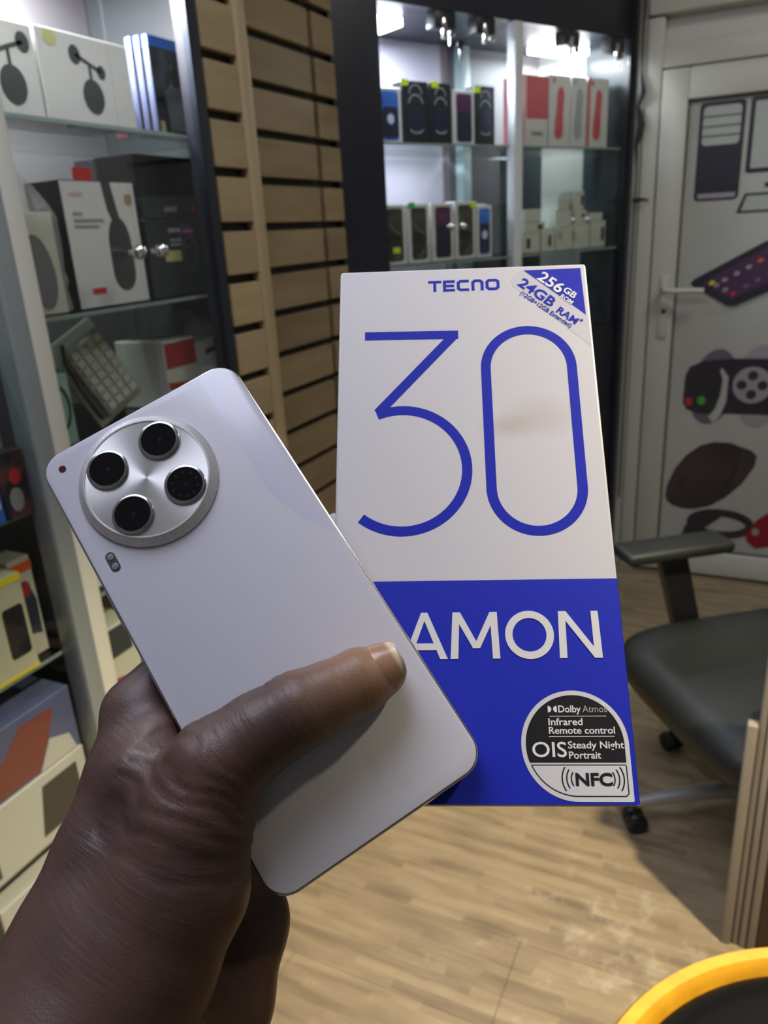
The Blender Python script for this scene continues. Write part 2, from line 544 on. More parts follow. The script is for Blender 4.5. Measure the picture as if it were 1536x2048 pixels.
# prints stuck on the door panel
PX = 0.36
def sticker(name, pts, m, lift=0.0, parent=None, label=None):
    o = prism(name, [(x + PX, z) for x, z in pts], 0.0006, m, parent or door, plane='XZ', off=-0.002 + 0.0006 + lift)
    o.location.y = 0.0
    if label: o['label'] = label
    return o
DARKV = mat('dark_vinyl', (0.030, 0.028, 0.042), 0.35)
PALEV = mat('pale_vinyl', (0.40, 0.43, 0.40), 0.4)
MAROON = noisy('dark_maroon_vinyl', (0.035, 0.024, 0.030), (0.06, 0.042, 0.046), 0.4, 6)
PURPV = mat('purple_grey_vinyl', (0.14, 0.12, 0.17), 0.4)
LILAC = mat('lilac_vinyl', (0.34, 0.31, 0.34), 0.4)
tw = sticker('computer_tower_sticker', rrect(-0.247, -0.108, 1.388, 1.690, 0.014), DARKV, label='dark computer tower drawing')
sticker('drive_bay', rrect(-0.236, -0.120, 1.560, 1.678, 0.014), PALEV, 0.0007, tw)
for zz in (1.588, 1.617, 1.647):
    sticker('bay_line', [(-0.236, zz - 0.002), (-0.120, zz - 0.002), (-0.120, zz + 0.002), (-0.236, zz + 0.002)], DARKV, 0.0014, tw)
sticker('base_line', [(-0.236, 1.396), (-0.118, 1.396), (-0.118, 1.411), (-0.236, 1.411)], LILAC, 0.0007, tw)
mo = sticker('monitor_sticker', rrect(-0.094, 0.32, 1.466, 1.692, 0.01), DARKV, label='dark monitor outline drawing')
sticker('monitor_screen', rrect(-0.080, 0.306, 1.480, 1.680, 0.004), PALEV, 0.0007, mo)
ke = sticker('keyboard_sticker', [(-0.110, 1.343), (0.30, 1.343), (0.26, 1.404), (-0.088, 1.404)], DARKV, label='dark keyboard outline drawing')
sticker('keyboard_inside', [(-0.096, 1.350), (0.285, 1.350), (0.252, 1.396), (-0.080, 1.396)], PALEV, 0.0007, ke)
st = sticker('computer_stand', [(-0.03, 1.42), (0.24, 1.42), (0.24, 1.434), (-0.03, 1.434)], DARKV, label='dark stand drawing')
ph_s = sticker('smartphone_sticker', [(-0.236, 1.118), (-0.226, 1.106), (-0.110, 1.038), (-0.085, 1.036), (0.22, 1.18), (0.20, 1.205), (-0.005, 1.252), (-0.225, 1.132)][::1], DARKV, label='printed smartphone lying on its back')
sticker('smartphone_screen', [(-0.200, 1.118), (-0.100, 1.062), (0.17, 1.182), (0.0, 1.232)], mat('phone_screen_print', (0.075, 0.035, 0.085), 0.4), 0.0007, ph_s)
sticker('smartphone_edge', [(-0.226, 1.106), (-0.110, 1.030), (-0.085, 1.026), (0.22, 1.168), (0.22, 1.18), (-0.085, 1.036), (-0.110, 1.038)], GREYPR, 0.0003, ph_s)
for i, (sx, sz, c) in enumerate([(-0.150, 1.110, GREYPR), (-0.120, 1.094, GREYPR), (-0.094, 1.080, RED), (-0.125, 1.128, LILAC), (-0.088, 1.148, LILAC), (-0.052, 1.168, LILAC), (-0.018, 1.188, ORANGE), (-0.055, 1.105, PURPV), (-0.02, 1.125, PURPV), (-0.165, 1.118, YELLOW), (0.02, 1.145, LILAC), (0.03, 1.205, LILAC)]):
    sticker('app_icon', ellipse(sx, sz, 0.010, 0.007, 12, 25), c, 0.0014, ph_s)
wa = sticker('smartwatch_sticker', [(-0.230, 0.690), (-0.214, 0.664), (-0.170, 0.650), (-0.060, 0.655), (0.16, 0.655), (0.16, 0.858), (-0.06, 0.856), (-0.170, 0.846), (-0.216, 0.822), (-0.228, 0.790)], DARKV, 0.0007, label='printed pair of black smart watches')
sticker('watch_strap', ellipse(-0.130, 0.750, 0.078, 0.140, 28, -8), PURPV, 0.0, wa)
sticker('watch_strap', ellipse(0.02, 0.755, 0.075, 0.150, 28, 0), LILAC, 0.0, wa)
sticker('watch_gap', [(-0.138, 0.640), (-0.118, 0.615), (-0.098, 0.645), (-0.082, 0.700), (-0.082, 0.790), (-0.105, 0.820), (-0.112, 0.815), (-0.100, 0.778), (-0.104, 0.720), (-0.118, 0.670)], PANEL, 0.0014, wa)
sticker('sensor_disc', ellipse(-0.002, 0.762, 0.064, 0.066), LILAC, 0.0014, wa)
for ax_, az_ in ((0, 0.034), (0, -0.034), (0.034, 0), (-0.034, 0)):
    sticker('sensor_dot', ellipse(-0.002 + ax_, 0.762 + az_, 0.017, 0.017, 18), MAROON, 0.0021, wa)
sticker('watch_icon', ellipse(-0.210, 0.695, 0.012, 0.014, 16), RED, 0.0014, wa)
sticker('watch_icon', ellipse(-0.166, 0.700, 0.014, 0.016, 16), mat('green_print', (0.08, 0.36, 0.05), 0.4), 0.0014, wa)
ms = sticker('computer_mouse_sticker', [(-0.268, 0.325), (-0.262, 0.300), (-0.240, 0.282), (-0.200, 0.272), (-0.155, 0.274), (-0.105, 0.292), (-0.052, 0.330), (0.000, 0.390), (0.036, 0.460), (0.040, 0.500), (0.020, 0.520), (-0.055, 0.545), (-0.110, 0.545), (-0.157, 0.528), (-0.205, 0.485), (-0.240, 0.430), (-0.262, 0.370)], MAROON, label='printed dark computer mouse')
sticker('mouse_seam', [(-0.10, 0.300), (-0.090, 0.300), (-0.025, 0.430), (-0.012, 0.520), (-0.022, 0.522), (-0.038, 0.432)], DARKV, 0.0007, ms)
sticker('mouse_wheel', ellipse(-0.206, 0.388, 0.010, 0.028, 16, -40), DARKV, 0.0007, ms)
br_s = strokes('bracelet_sticker', [([(PX + x, z) for x, z in arc(-0.062, 0.222, 0.105, -150, 210, 40, 0.045)], False)], 0.030, MAROON, door, -0.0014, 0.0006, 'XZ')
br_s['label'] = 'printed dark fitness bracelet'
sticker('bracelet_face', [(-0.196, 0.165), (-0.150, 0.168), (-0.060, 0.250), (-0.110, 0.262), (-0.185, 0.205)], DARKV, 0.0007)
rd = sticker('red_earphone_sticker', [(0.030, 0.190), (0.040, 0.160), (0.070, 0.136), (0.12, 0.150), (0.20, 0.18), (0.22, 0.28), (0.12, 0.30), (0.066, 0.254)], mat('deep_red_vinyl', (0.28, 0.012, 0.03), 0.35), 0.0007, label='printed deep red earphone')
sticker('earphone_logo', ellipse(0.064, 0.204, 0.013, 0.015, 18), LILAC, 0.0014, rd)

# ---------------------------------------------------------------- display cabinets
class Frame:
    """local axes of a cabinet front: x to the right, y into the cabinet, z up"""
    def __init__(s, origin, rz):
        s.o = Vector(origin); s.rz = rz
    def pt(s, x, y, z):
        c, sn = math.cos(s.rz), math.sin(s.rz)
        return s.o + Vector((x * c - y * sn, x * sn + y * c, z))
LEFT = Frame((-0.932, 0, 0), rad(90))
BACK = Frame((-0.962, 2.083, 0), rad(63))

def glass_shelf(parent, x0, x1, y0, y1, ztop, t=0.006):
    s = box('shelf', x0, x1, y0, y1, ztop - t, ztop, SHELF, parent)
    box('shelf_edge', x0, x1, y0 - 0.0008, y0, ztop - t, ztop, SHEDGE, s)
    return s

# left cabinet --------------------------------------------------
lc = empty('display_cabinet', LEFT.o, LEFT.rz)
tag(lc, 'tall glass display cabinet with cream posts beside the slotted wood wall', 'cabinet')
BACKP = noisy('cabinet_back', (0.14, 0.13, 0.135), (0.17, 0.16, 0.165), 0.6, 2)
BACKW = mat('cabinet_back_grey', (0.19, 0.160, 0.168), 0.6)
DARKIN = mat('cabinet_side_dark', (0.045, 0.05, 0.055), 0.45)
box('back_panel', 0.05, 1.075, 0.335, 0.35, 0, 2.2, BACKW, lc)
box('back_panel', 1.078, 1.362, 0.335, 0.35, 0, 2.2, BACKP, lc)
box('side_panel', 1.236, 1.266, 0.0, 0.028, 0, 2.2, NAVY, lc)
box('side_panel', 1.364, 1.384, 0.032, 0.35, 0, 2.2, DARKIN, lc)
box('side_panel', 0.05, 0.07, 0.0, 0.35, 0, 2.2, CREAM, lc)
box('partition', 0.786, 0.796, 0.03, 0.335, 0, 2.2, BACKP, lc)
box('top_panel', 0.07, 1.235, 0.0, 0.335, 1.96, 2.2, NAVY, lc)
box('plinth', 0.07, 1.236, 0.01, 0.335, 0, 0.14, NAVY, lc)
box('post', 0.750, 0.780, -0.012, 0.03, 0.0, 1.96, GREYAL, lc, bevel=0.002)
box('post', 0.7805, 0.811, -0.012, 0.03, 0.0, 1.96, CREAM, lc, bevel=0.002)
box('door_edge_strip', 1.227, 1.2345, -0.008, 0.004, 0.14, 1.96, mat('dark_blue_metal', (0.022, 0.028, 0.042), 0.3, 0.5), lc)
for i, (x0, x1, kx) in enumerate(((0.814, 1.0295, 1.008), (1.0315, 1.225, 1.062))):
    d = box('glass_door', x0, x1, -0.006, -0.001, 0.15, 1.95, GLASS, lc)
    k = lathe('knob', [(0.004, 0), (0.004, 0.008), (0.0095, 0.012), (0.0115, 0.019), (0.009, 0.026), (0.003, 0.029)], CHROME, d, n=28, axis='Y', loc=(kx, -0.006, 1.340))
box('glass_door', 0.40, 0.749, -0.006, -0.001, 0.15, 1.95, GLASS, lc)
for zt in (1.532, 1.256, 1.05, 0.80, 0.52, 0.30):
    glass_shelf(lc, 0.797, 1.362, 0.032, 0.333, zt)
for zt in (1.22, 0.985, 0.745, 0.445, 0.22):
    glass_shelf(lc, 0.072, 0.785, 0.032, 0.333, zt)
ls = box('light_strip', 0.84, 1.10, 0.17, 0.23, 1.838, 1.858, LED, lc)
box('added_inner_top', 0.797, 1.362, 0.034, 0.333, 1.860, 1.872, NAVY, lc)  # unseen inner top, added to focus the LED light on the upper shelf
area_light('cabinet_led_light', LEFT.pt(0.97, 0.20, 1.835), LEFT.pt(0.97, 0.26, 1.0), 0.26, 24.0, (0.92, 0.93, 1.0), 0.06)
area_light('cabinet_led_light', LEFT.pt(0.45, 0.20, 1.92), LEFT.pt(0.45, 0.24, 1.0), 0.30, 2.0, (0.90, 0.93, 1.0), 0.06)

# back cabinet --------------------------------------------------
bc = empty('display_cabinet', BACK.o, BACK.rz)
tag(bc, 'black glass display cabinet with lit shelves set diagonally beside the white door', 'cabinet')
LAV = noisy('lavender_back', (0.36, 0.34, 0.41), (0.40, 0.38, 0.45), 0.55, 2)
WPOST = mat('white_post', (0.66, 0.70, 0.72), 0.4)
box('side_panel', -0.160, -0.004, 0.0, 0.03, 0, 2.6, NAVY, bc)
box('side_panel', -0.022, -0.004, 0.03, 0.34, 0, 2.6, NAVY, bc)
box('side_panel', 1.052, 1.066, 0.02, 0.34, 0, 2.6, mat('dark_teal_side', (0.03, 0.045, 0.055), 0.3), bc)
box('corner_post', 1.050, 1.066, -0.008, 0.02, 0, 2.6, NAVY, bc)
box('back_panel', -0.004, 0.50, 0.325, 0.34, 0, 2.2, LAV, bc)
box('back_panel', 0.50, 1.052, 0.325, 0.34, 0, 2.2, mat('pink_grey_back', (0.17, 0.145, 0.155), 0.5), bc)
box('header', -0.004, 1.050, -0.004, 0.335, 1.905, 2.6, NAVY, bc)
box('base_cabinet', -0.004, 1.050, 0.0, 0.325, 0, 0.985, NAVY, bc)
box('post', 0.492, 0.528, -0.012, 0.02, 0.985, 1.905, WPOST, bc, bevel=0.002)
box('rear_post', 0.560, 0.600, 0.29, 0.325, 0.985, 1.905, WPOST, bc, bevel=0.002)
box('partition', 0.508, 0.515, 0.02, 0.30, 0.985, 1.905, glass_mat('grey_glass', (0.75, 0.8, 0.8), 1.0, 0.03), bc)
box('dark_screen', 0.78, 1.05, 0.312, 0.324, 0.985, 1.577, mat('dark_teal_back', (0.02, 0.03, 0.034), 0.3), bc)
for x0, x1 in ((-0.002, 0.491), (0.529, 1.049)):
    for zt in (1.578, 1.254):
        glass_shelf(bc, x0, x1, 0.012, 0.322, zt)
mid_knobs = {0: (0.216, 0.262), 1: (0.762, 0.835)}
for b_i, (x0, xm, x1) in enumerate(((0.0, 0.240, 0.490), (0.530, 0.792, 1.048))):
    for j, (a, b_) in enumerate(((x0, xm - 0.001), (xm + 0.001, x1))):
        d = box('glass_door', a, b_, -0.006, -0.001, 0.99, 1.90, GLASS, bc)
        kx = mid_knobs[b_i][j]
        lathe('knob', [(0.004, 0), (0.004, 0.008), (0.009, 0.012), (0.0105, 0.018), (0.008, 0.024), (0.003, 0.027)], CHROME, d, n=24, axis='Y', loc=(kx, -0.006, 1.352))
        hx = {(0, 0): 0.19, (0, 1): 0.345, (1, 0): 0.72, (1, 1): 0.95}[(b_i, j)]
        hg = box('hinge', hx, hx + 0.075, -0.004, 0.035, 1.862, 1.904, BLACK, d, bevel=0.003)
        box('hinge_arm', hx + 0.02, hx + 0.032, -0.014, -0.004, 1.835, 1.885, CHROME, hg, bevel=0.002)
        lathe('hinge_cap', [(0.011, 0), (0.011, 0.004), (0.008, 0.007)], CHROME, hg, n=18, axis='Y', loc=(hx + 0.055, -0.006, 1.852))
box('light_strip', 0.01, 0.16, 0.10, 0.20, 1.882, 1.902, LED, bc)
box('light_strip', 0.80, 1.02, 0.14, 0.22, 1.882, 1.902, LED, bc)
area_light('cabinet_led_light', BACK.pt(0.12, 0.16, 1.878), BACK.pt(0.16, 0.20, 1.0), 0.18, 13.0, (0.80, 0.87, 1.0), 0.08)
area_light('cabinet_led_light', BACK.pt(0.86, 0.18, 1.878), BACK.pt(0.84, 0.20, 1.0), 0.2, 7.0, (0.90, 0.94, 1.0), 0.07)
area_light('cabinet_led_light', BACK.pt(0.25, 0.20, 1.560), BACK.pt(0.25, 0.18, 1.0), 0.3, 1.1, (0.84, 0.86, 1.0), 0.05)

# keys hanging in the door locks
for i, (kx, kz) in enumerate(((0.27, 1.835), (0.985, 1.862))):
    t = empty('key', BACK.pt(kx, -0.012, kz), BACK.rz)
    tag(t, ('small dark key hanging by the hinges over the phone boxes', 'small dark key hanging over the red headset boxes')[i], 'key', 'keys hanging in the diagonal cabinet')
    prism('bow', ellipse(0, -0.012, 0.010, 0.012, 16), 0.002, BLACK, t, 'XZ')
    prism('blade', [(-0.003, -0.05), (0.003, -0.046), (0.003, -0.022), (-0.003, -0.022)], 0.0018, CHROME, t, 'XZ')

# ---------------------------------------------------------------- goods
def carton(name, label, cat, fr, x0, x1, z0, z1, dep, d, front, side=None, top=None, yaw=0.0, group=None, bevel=0.0015, tilt=0.0):
    """box of goods; origin under its middle, printed face at local y = -d/2"""
    t = empty(name, fr.pt((x0 + x1) / 2, dep + d / 2, z0), fr.rz + rad(yaw))
    if tilt:
        t.rotation_euler = (rad(tilt), 0, fr.rz + rad(yaw))
    tag(t, label, cat, group)
    wd, hh = x1 - x0, z1 - z0
    bm = bmesh.new()
    add_box(bm, -wd / 2, wd / 2, -d / 2, d / 2, 0, hh, bevel, 1)
    bm.normal_update()
    side = side or front; top = top or side
    for f in bm.faces:
        f.material_index = 0 if f.normal.y < -0.8 else (2 if f.normal.z > 0.8 else 1)
    bm_obj('carton', bm, [front, side, top], t)
    t['w'] = wd; t['h'] = hh; t['d'] = d
    return t
def printed(t, name, pts, m, lvl=0, th=0.0004):
    """flat print on the front face; pts as fractions of width (-.5..5) and height (0..1)"""
    wd, hh, d = t['w'], t['h'], t['d']
    o = prism(name, [(x * wd, z * hh) for x, z in pts], th, m, t, 'XZ', off=d / 2 + lvl * th)
    return o
def fr_ellipse(t, cx, cz, rx_m, rz_m, n=24, rot=0):
    return [(x / t['w'], z / t['h']) for x, z in ellipse(cx * t['w'], cz * t['h'], rx_m, rz_m, n, rot)]
def tagged(t, m, x, z, s=0.016):
    """bright paper tag folded over the front edge"""
    return printed(t, 'price_tag', [(x - s / t['w'], z - s * 0.55 / t['h']), (x + s / t['w'] * 0.6, z - s * 0.5 / t['h']), (x + s / t['w'] * 0.7, z + s * 0.5 / t['h']), (x - s / t['w'], z + s * 0.5 / t['h'])], m, 3)

# --- left cabinet, upper shelf
def camera_carton(x0, x1, z1, label, cx, s, flip):
    t = carton('camera_carton', label, 'box', LEFT, x0, x1, 1.533, z1, 0.055, 0.115, WHITE, group='white camera cartons on the upper shelf')
    k = flip
    pic = printed(t, 'camera_picture', fr_ellipse(t, cx, 0.33, 0.024 * s, 0.027 * s), CHAR, 1)
    for dx, dz, r in ((-0.030 * k, 0.060, 0.0125), (0.026 * k, 0.040, 0.0095)):
        printed(t, 'camera_lobe', fr_ellipse(t, cx + dx * s / t['w'], 0.33 + dz * s / t['h'], r * s, r * 1.15 * s), CHAR, 1)
    strokes('camera_arm', [([(cx * t['w'] - 0.030 * k * s, 0.33 * t['h'] + 0.060 * s), (cx * t['w'], 0.33 * t['h'] + 0.050 * s), (cx * t['w'] + 0.026 * k * s, 0.33 * t['h'] + 0.040 * s)], False), ([(cx * t['w'], 0.33 * t['h'] + 0.050 * s), (cx * t['w'], 0.33 * t['h'] + 0.02 * s)], False)], 0.006 * s, CHAR, t, t['d'] / 2 + 0.0004, 0.0004, 'XZ')
    return t
camera_carton(0.815, 0.945, 1.655, 'white carton with a dark camera picture next to the cream post', 0.12, 0.95, -1)
tb = camera_carton(0.950, 1.140, 1.658, 'white carton with a dark two-lobed camera picture and a pale yellow sticker', 0.02, 0.92, 1)
printed(tb, 'round_sticker', fr_ellipse(tb, -0.36, 0.90, 0.013, 0.011, 18), mat('pale_yellow', (0.55, 0.56, 0.22), 0.5), 1)
rt = carton('red_packet', 'small pinkish red packet standing behind the game cases', 'packet', LEFT, 1.215, 1.275 - 0.05, 1.533, 1.672, 0.18, 0.03, PINKRED)
rt['w'] = 0.05
printed(rt, 'label_strip', [(-0.45, 0.1), (0.45, 0.1), (0.45, 0.6), (-0.45, 0.6)], WHITE, 1)
rt.location = LEFT.pt(1.205, 0.145, 1.533)
CASEART = noisy('dark_game_art', (0.012, 0.018, 0.028), (0.10, 0.13, 0.15), 0.25, 26, (1, 1, 0.55), 5, lo=0.42, hi=0.75)
def game_case(x, dep, yaw, label, wd=0.125, face=CASEART):
    t = empty('game_case', LEFT.pt(x, dep, 1.533), LEFT.rz + rad(yaw))
    tag(t, label, 'game case', 'game cases on the upper shelf')
    box('case_shell', -wd / 2, wd / 2, 0, 0.013, 0, 0.158, mat('clear_blue_case', (0.10, 0.12, 0.20), 0.3), t, bevel=0.002)
    box('cover_sheet', -wd / 2 + 0.003, wd / 2 - 0.003, -0.0006, 0, 0.003, 0.140, face, t)
    box('top_band', -wd / 2, wd / 2, -0.0010, 0.0, 0.1415, 0.158, BLUECASE, t)
    return t
g1 = game_case(1.275, 0.070, 0, 'front game case with dark cover art and a blue top band')
prism('cover_figure', [(-0.028, 0.01), (0.026, 0.01), (0.032, 0.07), (0.018, 0.082), (0.014, 0.112), (-0.010, 0.118), (-0.016, 0.086), (-0.034, 0.072)], 0.0003, mat('art_grey', (0.10, 0.12, 0.13), 0.4), g1, 'XZ', off=0.0007)
prism('cover_head', ellipse(0.0, 0.098, 0.014, 0.017), 0.0003, mat('art_black', (0.01, 0.01, 0.012), 0.4), g1, 'XZ', off=0.0011)
prism('rating_mark', [(-0.056, 0.006), (-0.044, 0.006), (-0.044, 0.024), (-0.056, 0.024)], 0.0003, mat('art_tan', (0.45, 0.36, 0.2), 0.4), g1, 'XZ', off=0.0007)
game_case(1.273, 0.087, 0, 'second game case, tucked right behind the front one')
game_case(1.271, 0.104, 0, 'third game case, rearmost of the leaning row')

# --- left cabinet, middle shelf
ZS = 1.257
t = carton('headset_carton', 'white headset carton wrapped in crinkled clear plastic', 'box', LEFT, 0.835, 0.920, ZS, 1.405, 0.056, 0.08, mat('ivory_card', (0.58, 0.58, 0.47), 0.5))
printed(t, 'headset_picture', fr_ellipse(t, 0.02, 0.42, 0.027, 0.055, 26, 6), CHAR, 1)
def crumpled(name, x0, x1, y0, y1, z0, z1, parent, seed, peak):
    rng = random.Random(seed)
    n, m = 32, 12
    V, F = [], []
    for i in range(m + 1):
        f = i / m
        for k in range(n):
            a = 2 * math.pi * k / n
            sx, sy = math.cos(a), math.sin(a)
            q = max(abs(sx), abs(sy))
            s = 1.07 if f < 0.80 else 1.07 - (f - 0.80) / 0.20 * 0.86
            jit = rng.uniform(-0.02, 0.05)
            top_ = 0.012 * math.sin(3 * a + seed) * max(0, f - 0.7) / 0.3
            V.append(((x0 + x1) / 2 + sx / q * (x1 - x0) / 2 * (s + jit), (y0 + y1) / 2 + sy / q * (y1 - y0) / 2 * (s + jit), z0 + 0.001 + (z1 - z0) * f * 0.98 + top_ + (peak if f > 0.9 else 0) + rng.uniform(0, 0.003)))
    for i in range(m):
        for k in range(n):
            k2 = (k + 1) % n
            F.append((i * n + k, i * n + k2, (i + 1) * n + k2, (i + 1) * n + k))
    F.append(tuple(reversed(range(n)))); F.append(tuple(m * n + k for k in range(n)))
    return mesh_obj(name, V, F, PLASTIC, parent)
crumpled('plastic_wrap', -0.0425, 0.0425, -0.0405, 0.0405, 0, 0.185, t, 3, 0.022)

HP = noisy('matte_headset_print', (0.035, 0.042, 0.044), (0.06, 0.068, 0.07), 0.5, 5)
t = carton('headphone_carton', 'tall white headphone carton with red hanging tab and black headset picture', 'box', LEFT, 0.948, 1.112, ZS, 1.452, 0.060, 0.075, WHITE, BLACK, BLACK)
printed(t, 'headset_picture', [(x / t['w'], z / t['h']) for x, z in
        arc(0.030, 0.094, 0.026, 0, 75, 8, 0.046) + [(0.034, 0.150), (0.026, 0.1945), (0.006, 0.1945), (0.012, 0.150)] + arc(0.030, 0.094, 0.026, 115, 180, 8, 0.046) + [(0.004, 0.052)] + arc(0.030, 0.052, 0.026, 180, 360, 12, 0.030)], HP, 1)
lettering('lettering', 'HAVIT', 0.0105, mat('faded_red', (0.5, 0.26, 0.24), 0.5), t, -0.066, 0.170, -t['d'] / 2 - 0.0006, plane='XZ')
prism('text_line', [(-0.064, 0.1435), (-0.044, 0.1435), (-0.044, 0.148), (-0.064, 0.148)], 0.0003, GREYPR, t, 'XZ', off=t['d'] / 2 + 0.0005)
prism('text_line', [(-0.064, 0.133), (0.0, 0.133), (0.0, 0.1375), (-0.064, 0.1375)], 0.0003, GREYPR, t, 'XZ', off=t['d'] / 2 + 0.0005)
prism('text_line', [(-0.064, 0.1245), (-0.012, 0.1245), (-0.012, 0.128), (-0.064, 0.128)], 0.0003, GREYPR, t, 'XZ', off=t['d'] / 2 + 0.0005)
prism('text_line', [(-0.05, 0.022), (-0.02, 0.022), (-0.02, 0.031), (-0.05, 0.031)], 0.0003, RED, t, 'XZ', off=t['d'] / 2 + 0.0005)
printed(t, 'gold_badge', [(0.34, 0.82), (0.44, 0.82), (0.44, 0.90), (0.34, 0.90)], mat('gold_print', (0.35, 0.25, 0.10), 0.4), 1)
prism('hang_tab', rrect(-0.046, -0.006, 0.1955, 0.214, 0.003), 0.0012, RED, t, 'XZ', off=t['d'] / 2 - 0.004)

DB = noisy('dark_carton', (0.028, 0.034, 0.036), (0.045, 0.052, 0.054), 0.35, 4)
t = carton('earphone_carton', 'black earphone carton with a pink line and yellow sticker under the flat carton', 'box', LEFT, 1.130, 1.318, ZS, 1.392, 0.062, 0.16, DB)
strokes('cable_picture', [(arc(0.020, 0.075, 0.020, 0, 360, 24, 0.030)[:-1], True), (arc(0.012, 0.105, 0.018, 0, 360, 24, 0.020)[:-1], True)], 0.004, mat('dim_grey_print', (0.10, 0.11, 0.12), 0.4), t, t['d'] / 2 + 0.0004, 0.0003, 'XZ')
prism('text_line', [(-0.036, 0.1125), (-0.002, 0.1125), (-0.002, 0.1195), (-0.036, 0.1195)], 0.0003, GREYPR, t, 'XZ', off=t['d'] / 2 + 0.0005)
prism('text_line', [(-0.034, 0.0965), (-0.002, 0.0965), (-0.002, 0.1015), (-0.034, 0.1015)], 0.0003, GREYPR, t, 'XZ', off=t['d'] / 2 + 0.0005)
prism('text_line', [(-0.034, 0.0885), (-0.004, 0.0885), (-0.004, 0.0935), (-0.034, 0.0935)], 0.0003, GREYPR, t, 'XZ', off=t['d'] / 2 + 0.0005)
printed(t, 'pink_line', [(0.02, 0.82), (0.18, 0.82), (0.18, 0.87), (0.02, 0.87)], mat('pink_print', (0.5, 0.12, 0.42), 0.4), 1)
printed(t, 'yellow_sticker', [(-0.28, 0.46), (-0.04, 0.46), (-0.04, 0.60), (-0.28, 0.60)], mat('pale_yellow_tag', (0.50, 0.50, 0.18), 0.5), 1)
t = carton('flat_carton', 'flat black carton with grey lettering lying on the earphone carton', 'box', LEFT, 1.134, 1.312, 1.393, 1.428, 0.064, 0.155, DB)
lettering('lettering', 'HAVIT', 0.012, mat('pale_grey_print', (0.42, 0.43, 0.42), 0.4), t, -0.034, 0.012, -t['d'] / 2 - 0.0006, plane='XZ', bold=0.0004)
prism('red_corner', ellipse(0.048, 0.018, 0.005, 0.006, 12), 0.0003, RED, t, 'XZ', off=t['d'] / 2 + 0.0004)
t = carton('black_speaker_carton', 'plain black carton on top of the flat lettered carton', 'box', LEFT, 1.140, 1.314, 1.429, 1.500, 0.075, 0.14, BLACK)
printed(t, 'edge_line', [(-0.48, 0.02), (0.48, 0.02), (0.48, 0.05), (-0.48, 0.05)], CHAR, 1)

# --- left cabinet, third shelf
Z3 = 1.051
KB = noisy('grey_blister', (0.30, 0.30, 0.24), (0.46, 0.46, 0.40), 0.3, 30)
t = empty('keyboard_pack', LEFT.pt(1.045, 0.085, Z3), LEFT.rz)
t.rotation_euler = (rad(-16), rad(-22), LEFT.rz)
tag(t, 'grey keypad in a clear blister pack leaning on the third shelf', 'keyboard')
box('backing_card', -0.06, 0.06, 0, 0.008, 0.026, 0.185, mat('grey_card', (0.34, 0.34, 0.30), 0.5), t, bevel=0.003)
kb = box('key_tray', -0.040, 0.050, -0.014, 0, 0.036, 0.168, KB, t, bevel=0.006)
for r in range(7):
    for c_ in range(4):
        box('key', -0.034 + c_ * 0.020, -0.018 + c_ * 0.020, -0.018, -0.014, 0.044 + r * 0.0168, 0.057 + r * 0.0168, mat('key_cap', (0.44, 0.44, 0.40), 0.4), kb)
tube('cable', [(-0.050, -0.006, 0.04), (-0.052, -0.008, 0.10), (-0.046, -0.010, 0.15), (-0.028, -0.008, 0.176)], 0.004, CHAR, t)
t = carton('white_red_carton', 'white carton with a red front label on the third shelf', 'box', LEFT, 1.138, 1.230, Z3, 1.178, 0.07, 0.12, mat('card_white2', (0.55, 0.55, 0.50), 0.5))
printed(t, 'red_label', [(-0.48, 0.60), (0.48, 0.60), (0.48, 0.97), (-0.48, 0.97)], mat('dull_red', (0.34, 0.035, 0.04), 0.4), 1)
printed(t, 'red_strip', [(-0.48, 0.30), (0.48, 0.22), (0.48, 0.32), (-0.48, 0.40)], mat('dull_red', (0, 0, 0)), 1)
t = carton('stacked_carton', 'cream carton with dark print, lower of the pair beside the cabinet edge', 'box', LEFT, 1.236, 1.335, Z3, 1.112, 0.07, 0.10, mat('card_white2', (0, 0, 0)))
printed(t, 'dark_print', [(-0.3, 0.25), (0.3, 0.25), (0.3, 0.5), (-0.3, 0.5)], CHAR, 1)
t = carton('stacked_carton', 'cream carton with dark print and loose plastic, upper of the pair', 'box', LEFT, 1.238, 1.333, 1.1125, 1.162, 0.075, 0.10, mat('card_white2', (0, 0, 0)))
printed(t, 'dark_print', [(-0.2, 0.5), (0.35, 0.6), (0.35, 0.8), (-0.2, 0.7)], CHAR, 1)
crumpled('plastic_wrap', -0.036, 0.036, -0.05, 0.05, 0.051, 0.075, t, 8, 0.02)
t = carton('cable_packet', 'pale teal cable packet just behind the cream post', 'packet', LEFT, 0.832, 0.894, Z3, 1.165, 0.06, 0.02, TEAL)
strokes('cable_picture', [(arc(0.004, 0.062, 0.020, -80, 200, 20, 0.034), False)], 0.006, CHAR, t, t['d'] / 2 + 0.0004, 0.0003, 'XZ')

t = carton('dark_bag', 'dark maroon padded pouch on the third shelf behind the keypad', 'pouch', LEFT, 0.900, 0.950, Z3, 1.175, 0.20, 0.05, mat('maroon_cloth', (0.08, 0.03, 0.04), 0.7), bevel=0.010)
prism('zip_line', [(-0.018, 0.108), (0.018, 0.108), (0.018, 0.112), (-0.018, 0.112)], 0.001, GREYPR, t, 'XZ', off=0.0252)

